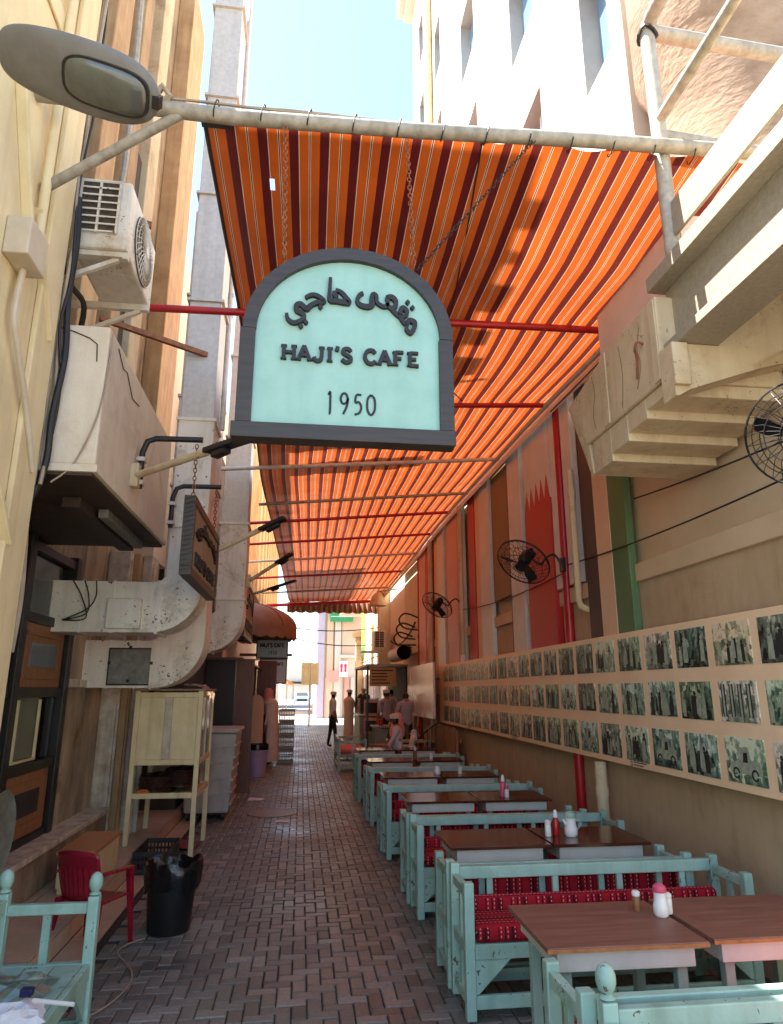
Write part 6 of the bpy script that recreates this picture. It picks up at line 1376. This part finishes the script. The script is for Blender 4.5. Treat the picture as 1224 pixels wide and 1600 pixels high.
# half dome canopy
dm = thing('dome_canopy', 'tan quarter-dome canvas canopy with scalloped valance over a shop door', 'canopy', (-1.6, 16.2, 2.9))
mb = MB(); na, nb = 20, 10; vs6 = []
for i in range(nb + 1):
    e = R(90 * i / nb)
    for k in range(na + 1):
        a = R(-90 + 180 * k / na); vs6.append((-1.59 + 1.45 * math.cos(e) * math.cos(a), 16.2 + 1.25 * math.cos(e) * math.sin(a), 3.08 + .62 * math.sin(e)))
mb.add(vs6, [(i * (na + 1) + k, i * (na + 1) + k + 1, (i + 1) * (na + 1) + k + 1, (i + 1) * (na + 1) + k) for i in range(nb) for k in range(na)]); obj('dome', mb, M['dome'], dm, smooth=True)
mb = MB(); nq = 80; vs6 = []
for k in range(nq + 1):
    a = R(-90 + 180 * k / nq); x, y = -1.59 + 1.45 * math.cos(a), 16.2 + 1.25 * math.sin(a); vs6 += [(x, y, 3.08), (x + .01, y, 2.86 - .05 * abs(math.sin(k * math.pi / 5)))]
mb.add(vs6, [(2 * k, 2 * k + 1, 2 * k + 3, 2 * k + 2) for k in range(nq)]); obj('valance', mb, M['dome'], dm)
mb = MB()
for q in range(5): a = R(-75 + 37.5 * q); mb.tube([(-1.59 + 1.452 * math.cos(R(e)) * math.cos(a), 16.2 + 1.252 * math.cos(R(e)) * math.sin(a), 3.08 + .622 * math.sin(R(e))) for e in range(0, 91, 10)], .008, 5)
obj('rib', mb, M['darkwood'], dm)
# two small projecting cafe signs
for (y, z0, z1, x0, x1, txt, lb) in ((16.9, 2.46, 2.86, -1.06, -.36, ("HAJI'S CAFE", '1950'), "small framed pale sign HAJI'S CAFE under the dome canopy"), (19.2, 1.9, 2.5, -1.1, -.42, ("HAJI'S CAFE", None), 'pale framed sign below the small cafe sign, partly behind the kiosk door')):
    t = thing('projecting_sign', lb, 'sign', ((x0 + x1) / 2, y, z0)); cz = (z0 + z1) / 2
    obj('face', MB().box(x0, x1, y - .01, y + .02, z0, z1), M['bgsign'], t)
    for (a, b, c, d) in ((x0 - .03, x1 + .03, z0 - .04, z0 - .001), (x0 - .03, x1 + .03, z1 + .001, z1 + .04), (x0 - .03, x0 - .001, z0, z1), (x1 + .001, x1 + .03, z0, z1)): obj('frame', MB().box(a, b, y - .02, y + .03, c, d), M['black'], t)
    f = lambda u, v, d: (u, y - .0105 - d, v)
    mb = MB(); latin(mb, txt[0], x0 + .06, z1 - .16, .09, f, 0, .006, .26, total=x1 - x0 - .12)
    if txt[1]: latin(mb, txt[1], cx * 0 + (x0 + x1) / 2 - .1, z0 + .06, .09, f, 0, .004, .14, False, total=.22)
    obj('lettering', mb, M['sign_ink'], t)
    obj('bracket', MB().box(-1.6, x0 - .031, y - .01, y + .01, z1 - .02, z1 + .01), M['black'], t)
tag(obj('awning_bar', MB().box(-1.6, -.25, 18.3, 18.6, 2.56, 2.62), M['darkwood'], base=(-1, 18.4, 2.5), bevel=.01), 'dark red brown shelf bar between the two small cafe signs', 'bar')
# stacked grey-green crates beside the robed person
for k in range(4): crate('grey green crate, %s from the floor in the stack beside the robed person' % ORD[k], -.5, -.12, 17.3, 17.8, .006 + .312 * k, .3, M['counter'])
# food stall on the right
fs_ = thing('food_stall', 'dark food stall with tan menu board and green grey counter', 'stall', (2.4, 20, 0))
obj('canopy', MB().box(1.78, 2.98, 19.2, 23.4, 2.34, 2.4), M['dumpster'], fs_)
obj('back', MB().box(2.9, 2.985, 19.3, 23.3, 0, 2.33), M['clutter_dark'], fs_)
obj('post', MB().box(1.8, 1.86, 19.25, 19.31, 0, 2.338), M['black'], fs_); obj('post', MB().box(1.8, 1.86, 23.2, 23.26, 0, 2.338), M['black'], fs_)
mn = obj('menu_board', MB().box(1.88, 2.62, 19.24, 19.28, 1.8, 2.3), M['menu'], fs_)
mb = MB()
for k in range(5): mb.box(1.94, 2.2 + .35 * random.random(), 19.234, 19.239, 1.87 + k * .085, 1.9 + k * .085)
obj('menu_text', mb, M['sign_ink'], mn)
obj('counter', MB().box(1.75, 2.88, 20.9, 22.8, 0, .95), M['counter'], fs_, bevel=.02); obj('worktop', MB().box(1.7, 2.89, 20.85, 22.85, .952, .99), M['steel_white'], fs_, bevel=.006)
obj('glass_case', MB().box(1.8, 2.5, 21.2, 22.4, .992, 1.45), M['glass'], fs_)
for k in range(2): mb = MB().box(1.76, 2.16, 19.5 + .003 * k, 19.54, 1.02 - k * .48, 1.44 - k * .48); q = obj('picture_card', mb, M['pier_pink'], fs_); obj('card_print', MB().box(1.8, 2.12, 19.49 + .003 * k, 19.4995 + .003 * k, 1.08 - k * .48, 1.36 - k * .48), M['clutter_dark'], q)
ct = thing('serving_counter', 'small grey green serving table with tray before the food stall', 'table', (2.3, 17.3, 0))
obj('top', MB().box(1.75, 2.85, 16.9, 17.7, .82, .86), M['counter'], ct, bevel=.005)
for (x, y) in ((1.8, 16.95), (2.76, 16.95), (1.8, 17.6), (2.76, 17.6)): obj('leg', MB().box(x, x + .05, y, y + .05, 0, .818), M['counter'], ct)
obj('panel', MB().box(1.85, 2.76, 16.97, 16.99, .2, .8), M['counter'], ct)
tag(obj('red_tin', MB().lathe([(.06, 0), (.06, .14), (.05, .15), (0, .15)], (1.95, 17.1, .861), 14), M['ketchup'], base=(1.95, 17.1, .86), smooth=True), 'red tin standing on the serving table', 'tin')
tag(obj('bread_heap', MB().lathe([(.12, 0), (.16, .03), (.12, .09), (0, .11)], (2.3, 17.2, .861), 12), M['spice'], base=(2.3, 17.2, .86), smooth=True), 'heap of brown bread on the serving table', 'bread')
tt = thing('low_table', 'low grey green table with cups where the orange scarfed person sits', 'table', (2.3, 14.6, 0))
obj('top', MB().box(1.9, 2.75, 14.35, 14.95, .66, .69), M['counter'], tt, bevel=.005)
for (x, y) in ((1.95, 14.4), (2.65, 14.4), (1.95, 14.85), (2.65, 14.85)): obj('leg', MB().box(x, x + .05, y, y + .05, 0, .658), M['counter'], tt)
jar(2.35, 14.55, 'white jug on the low table beside the orange scarf', M['clear_white'], True, h=.22, r=.07, z=.692)
# bamboo screen and black stair rail below the panel
bs = thing('slat_screen', 'screen of upright brown timber slats under the white panel', 'screen', (2.78, 13.5, 0))
for k in range(16): y = 12.4 + k * .15; obj('slat', MB().box(2.76, 2.80, y, y + .11, .02, 1.0 + .02 * (k % 3)), M['fence'], bs)
obj('rail', MB().box(2.805, 2.835, 12.3, 14.9, .3, .37).box(2.805, 2.835, 12.3, 14.9, .8, .87), M['fence'], bs)
hr = thing('handrail', 'black sloping handrail with thin bars before the slat screen', 'handrail', (2.6, 14, 0))
obj('rail', MB().tube([(2.62, 13.3, 1.12), (2.55, 15.6, .62)], .022, 8), M['black'], hr, smooth=True)
for k in range(6): y = 13.5 + k * .4; z = 1.12 - (y - 13.3) * .217; obj('bar', MB().tube([(2.61 - .01 * k, y, .004), (2.61 - .01 * k, y, z)], .008, 6), M['black'], hr)
# right wall continues: shop with AC, exhaust pipe and cables
rs = thing('corner_shop', 'pale corner shop with yellowish column at the end of the alley', 'building', (3.4, 28, 0))
obj('wall', MB().box(3.0, 3.6, 20.002, 34.5, -.08, 9), M['pale'], rs)
obj('wall_return', MB().box(2.6, 3.0, 23.5, 24.0, 2.45, 6), M['wall_up'], rs)
obj('column', MB().box(2.62, 2.98, 33.8, 34.3, 0, 4.2), M['cream'], rs, bevel=.02); obj('capital', MB().box(2.5, 3.1, 33.6, 34.5, 4.202, 4.5), M['cream'], rs, bevel=.03)
obj('porch_slab', MB().box(1.9, 3.6, 33.2, 35.6, 5.4, 5.6), M['pale'], rs)
obj('banner', MB().box(2.58, 2.62, 29.0, 30.2, 2.9, 5.2), M['lime'], rs); obj('banner_edge', MB().box(2.575, 2.579, 29.0, 30.2, 2.9, 3.5), M['signgreen'], rs); obj('banner_mount', MB().box(2.621, 2.999, 29.5, 29.6, 5.0, 5.1), M['grey_post'], rs)
for k in range(4): obj('shop_door', MB().box(2.985, 2.998, 24.5 + k * 2.2, 26 + k * 2.2, 0, 2.4), M['darkwood' if k % 2 else 'mirror_glass'], rs)
ac_unit('grey outdoor air conditioner with dark grille at the far end of the alley wall', 2.35, 2.75, 22.6, 23.3, 2.95, 3.6)
ex_ = thing('exhaust_pipe', 'fat corrugated exhaust pipe with black mouth above the white panel', 'exhaust pipe', (2.6, 17.6, 2.5))
obj('pipe', MB().tube([(2.55, 17.3 + .1 * k, 2.62) for k in range(20)], [.17 + .012 * (k % 2) for k in range(20)], 18), M['galv'], ex_, smooth=False)
obj('mouth', MB().tube([(2.55, 17.2, 2.62), (2.55, 17.29, 2.62)], [.2, .19], 18, caps=False), M['black'], ex_); obj('mouth_inside', MB().tube([(2.55, 17.25, 2.62), (2.55, 17.28, 2.62)], .18, 18), mat('hollow_black', S(14, 13, 12), rough=.95, spec=.1), ex_)  # black disc closes the mouth: the dark of the hollow pipe is painted
obj('hanger', MB().box(2.53, 2.99, 18.0, 18.04, 2.83, 2.87), M['black'], ex_)
bl = thing('bell_lamp', 'pale bell shaped lamp hanging at the far end of the awning', 'lamp', (2.2, 22, 4.2))
obj('shade', MB().lathe([(.03, .42), (.12, .38), (.2, .25), (.27, .04), (.29, 0), (.25, .01), (0, .05)], (2.35, 21.6, 4.3), 20), M['cream'], bl, smooth=True); obj('arm', MB().tube([(2.35, 21.6, 4.75), (2.98, 21.6, 4.85)], .03, 8), M['grey_pipe'], bl)
for k, (a, b, s, lb) in enumerate((((-1.6, 27, 4.3), (3.0, 27, 4.1), .25, 'upper dark cable sagging across the alley end'), ((-1.6, 29, 4.2), (3.0, 28, 3.5), .3, 'lower dark cable sagging across the alley end'), ((2.9, 17.6, 3.4), (2.95, 23, 3.3), .3, 'looped black cable above the exhaust pipe'), ((2.9, 16.2, 3.2), (2.95, 19, 2.9), .35, 'tangled black cable beside the slim red post'))):
    tag(obj('cable', MB().tube(sagwire(a, b, s), .02 if k < 2 else .025, 6), M['cable'], base=a), lb, 'cable')
for k in range(3):
    pts = [(2.95, 17.4 + k * .5, 3.5 - k * .2), (2.6, 17.3 + k * .5, 3.6 - k * .2), (2.45, 17.4 + k * .5, 3.45 - k * .2), (2.6, 17.5 + k * .5, 3.25 - k * .2), (2.97, 17.5 + k * .5, 3.2 - k * .2)]
    tag(obj('bent_pipe', MB().tube(pts, .022, 8, sm=6), M['black'], base=pts[0], smooth=True), '%s black bent pipe on the wall above the exhaust mouth, from the top' % ORD[k], 'pipe')

# ------------------------------------------------------------ the sunlit street beyond
sl = thing('left_street_building', 'pale sunlit timber clad building on the left beyond the canopy', 'building', (-3, 30, 0))
obj('cladding', MB().box(-2.0, -1.35, 19, 36, 4.3, 11), M['sunwood'], sl)
for k in range(10): y = 19.2 + k * 1.65; obj('batten', MB().box(-1.348, -1.30, y, y + .12, 4.3, 11), M['sunwood'], sl)
B = thing('corner_building', 'pale corner building with peach panel bay across the street', 'building', (5, 46, 0))
obj('wall', MB().box(.95, 14, 45.1, 60, -.02, 13), M['pale'], B)
obj('pilaster', MB().box(1.0, 1.45, 44.9, 45.098, 0, 13), mat('grey_violet_render', S(190, 176, 184), S(176, 162, 170), scale=1), B); obj('pilaster', MB().box(1.6, 2.0, 44.85, 45.098, 0, 13), M['peach'], B); obj('pilaster', MB().box(2.1, 2.5, 44.8, 45.098, 0, 13), M['white_bldg'], B)
obj('bay_panel', MB().box(2.55, 5.2, 44.9, 45.098, 3.9, 6.4), M['peach'], B); obj('bay_sill', MB().box(2.4, 5.4, 44.7, 45.098, 3.7, 3.898), M['white_bldg'], B); obj('bay_lintel', MB().box(2.4, 5.4, 44.7, 45.098, 6.402, 6.7), M['white_bldg'], B)
for k in range(9): obj('shutter_slat', MB().box(1.5 + k * .42, 1.8 + k * .42, 44.9, 45.098, 0, 2.5), M['white_bldg' if k % 3 else 'pier_pink'], B)
gs = thing('green_sign', 'green and yellow shop sign above the peach bay', 'sign', (3.0, 44.7, 6.5))
obj('panel', MB().box(1.75, 3.25, 44.45, 44.6, 6.0, 7.0), M['signgreen'], gs); obj('band', MB().box(1.8, 3.2, 44.43, 44.449, 6.55, 6.95), M['lime'], gs); obj('line', MB().box(1.8, 3.2, 44.435, 44.449, 6.3, 6.34), M['white_plastic'], gs)
mb = MB(); 
for w_ in ('maqha',):
    for st in GLY_AR[w_]: mb.ribbon([(1.9 + (u - .63) * 3.6, 6.98 + (v + .24) * 1.6) for u, v in st], .05, 0, .01, lambda u, v, d: (u, 44.428 - d, v), 4)
obj('lettering', mb, M['signgreen'], gs); obj('mount', MB().box(2.2, 2.3, 44.601, 44.799, 6.1, 6.2), M['grey_post'], gs)
ft = thing('footprint_sign', 'white sign with two red sole marks by the shutters', 'sign', (2.7, 44.6, 2.6))
obj('panel', MB().box(2.4, 2.95, 44.6, 44.66, 2.5, 3.5), M['white_plastic'], ft); obj('mount', MB().box(2.6, 2.7, 44.661, 44.898, 2.9, 3.0), M['grey_post'], ft)
for x in (2.55, 2.8): obj('sole_mark', MB().lathe([(0, -.26), (.07, -.2), (.06, 0), (.09, .15), (.06, .26), (0, .28)], (x, 44.59, 3.05), 12, 1, .06), M['signpink'], ft)
tag(obj('red_banner', MB().box(1.75, 2.35, 44.5, 44.55, 2.2, 2.9), M['pier_pink'], base=(2, 44.5, 2.2)), 'pink red shop banner beside the sole mark sign', 'banner')
sp = thing('sign_post', 'grey post with two-panel cream sign at the kerb', 'sign post', (.5, 34.8, 0))
obj('post', MB().tube([(.45, 34.8, .0), (.45, 34.8, 3.0)], .045, 10), M['grey_post'], sp, smooth=True)
for (a, b) in ((.02, .43), (.47, .86)): obj('panel', MB().box(a, b, 34.74, 34.78, 1.95, 3.0), M['cream'], sp)
# far left street fronts
for k, (y, x0, x1, h, mm, lb) in enumerate(((52, -9, -2.2, 7, 'pale', 'low pale building on the left of the sunny street'), (70, -9, -2.6, 9, 'peach', 'peach building farther down the sunny street'), (95, -3.2, 14, 8, 'white_bldg', 'white building closing the far end of the street'))):
    b_ = thing('street_building', lb, 'building', ((x0 + x1) / 2, y, 0)); obj('wall', MB().box(x0, x1, y + (45 if k == 2 else 0), y + (57 if k == 2 else 14), -.02, h), M[mm], b_)
    yo = y + (45 if k == 2 else 0)
    for q in range(4): w_ = obj('window', MB().box(x1 - 1.2 - q * 1.5, x1 - .4 - q * 1.5, yo - .05, yo - .001, h - 2.6, h - 1.2), M['mirror_glass'], b_); obj('sill', MB().box(x1 - 1.3 - q * 1.5, x1 - .3 - q * 1.5, yo - .12, yo - .051, h - 2.7, h - 2.61), M['white_bldg'], b_)
    obj('fascia', MB().box(x0, x1 + .4, yo - .9, yo - .06, 2.9, 3.3), M['orange_sign' if k == 0 else 'clutter_dark'], b_)
car = thing('blue_car', 'pale blue car facing the alley in the sunny street', 'car', (0.2, 88, 0))
obj('body', MB().prism([(-2.1, .35), (2.1, .35), (2.15, .8), (1.0, .95), (.5, 1.5), (-1.2, 1.5), (-1.9, .95), (-2.15, .8)], -.9, .9, lambda u, v, d: (.2 + d, 88 - u, v)), M['carblue'], car, bevel=.08)
obj('windscreen', MB().add([(-.55, 86.99, 1.0), (.95, 86.99, 1.0), (.85, 87.44, 1.44), (-.45, 87.44, 1.44)], [(0, 1, 2, 3)]), M['clutter_dark'], car)
obj('grille', MB().box(-.4, .8, 85.82, 85.88, .4, .62), M['black'], car); 
for x in (-.55, .8): obj('headlight', MB().box(x - .02, x + .17, 85.83, 85.87, .64, .8), M['white_plastic'], car)
for x in (-.72, 1.0):
    for y in (86.7, 89.3): obj('wheel', MB().tube([(x, y, .32), (x + .14, y, .32)], .32, 18), M['black'], car)
for k, (x, y, mm) in enumerate(((-1.6, 60, 'peach'), (-1.2, 74, 'orange_sign'), (-2.0, 66, 'signpink'))):
    t = thing('shop_awning', ['cream shop awning on the sunny street left side', 'orange shop awning farther along the sunny street', 'pink shop awning between the cream and orange ones'][k], 'awning', (x, y, 2.4))
    obj('cloth', MB().prism([(-.9, 2.4), (.5, 2.2), (.5, 2.35), (-.9, 3.1)], -1.5, 1.5, lambda u, v, d: (x + u, y + d, v)), M[mm], t); obj('post', MB().box(x + .4, x + .45, y - 1.4, y - 1.35, -.02, 2.2).box(x + .4, x + .45, y + 1.35, y + 1.4, -.02, 2.2), M['grey_post'], t)
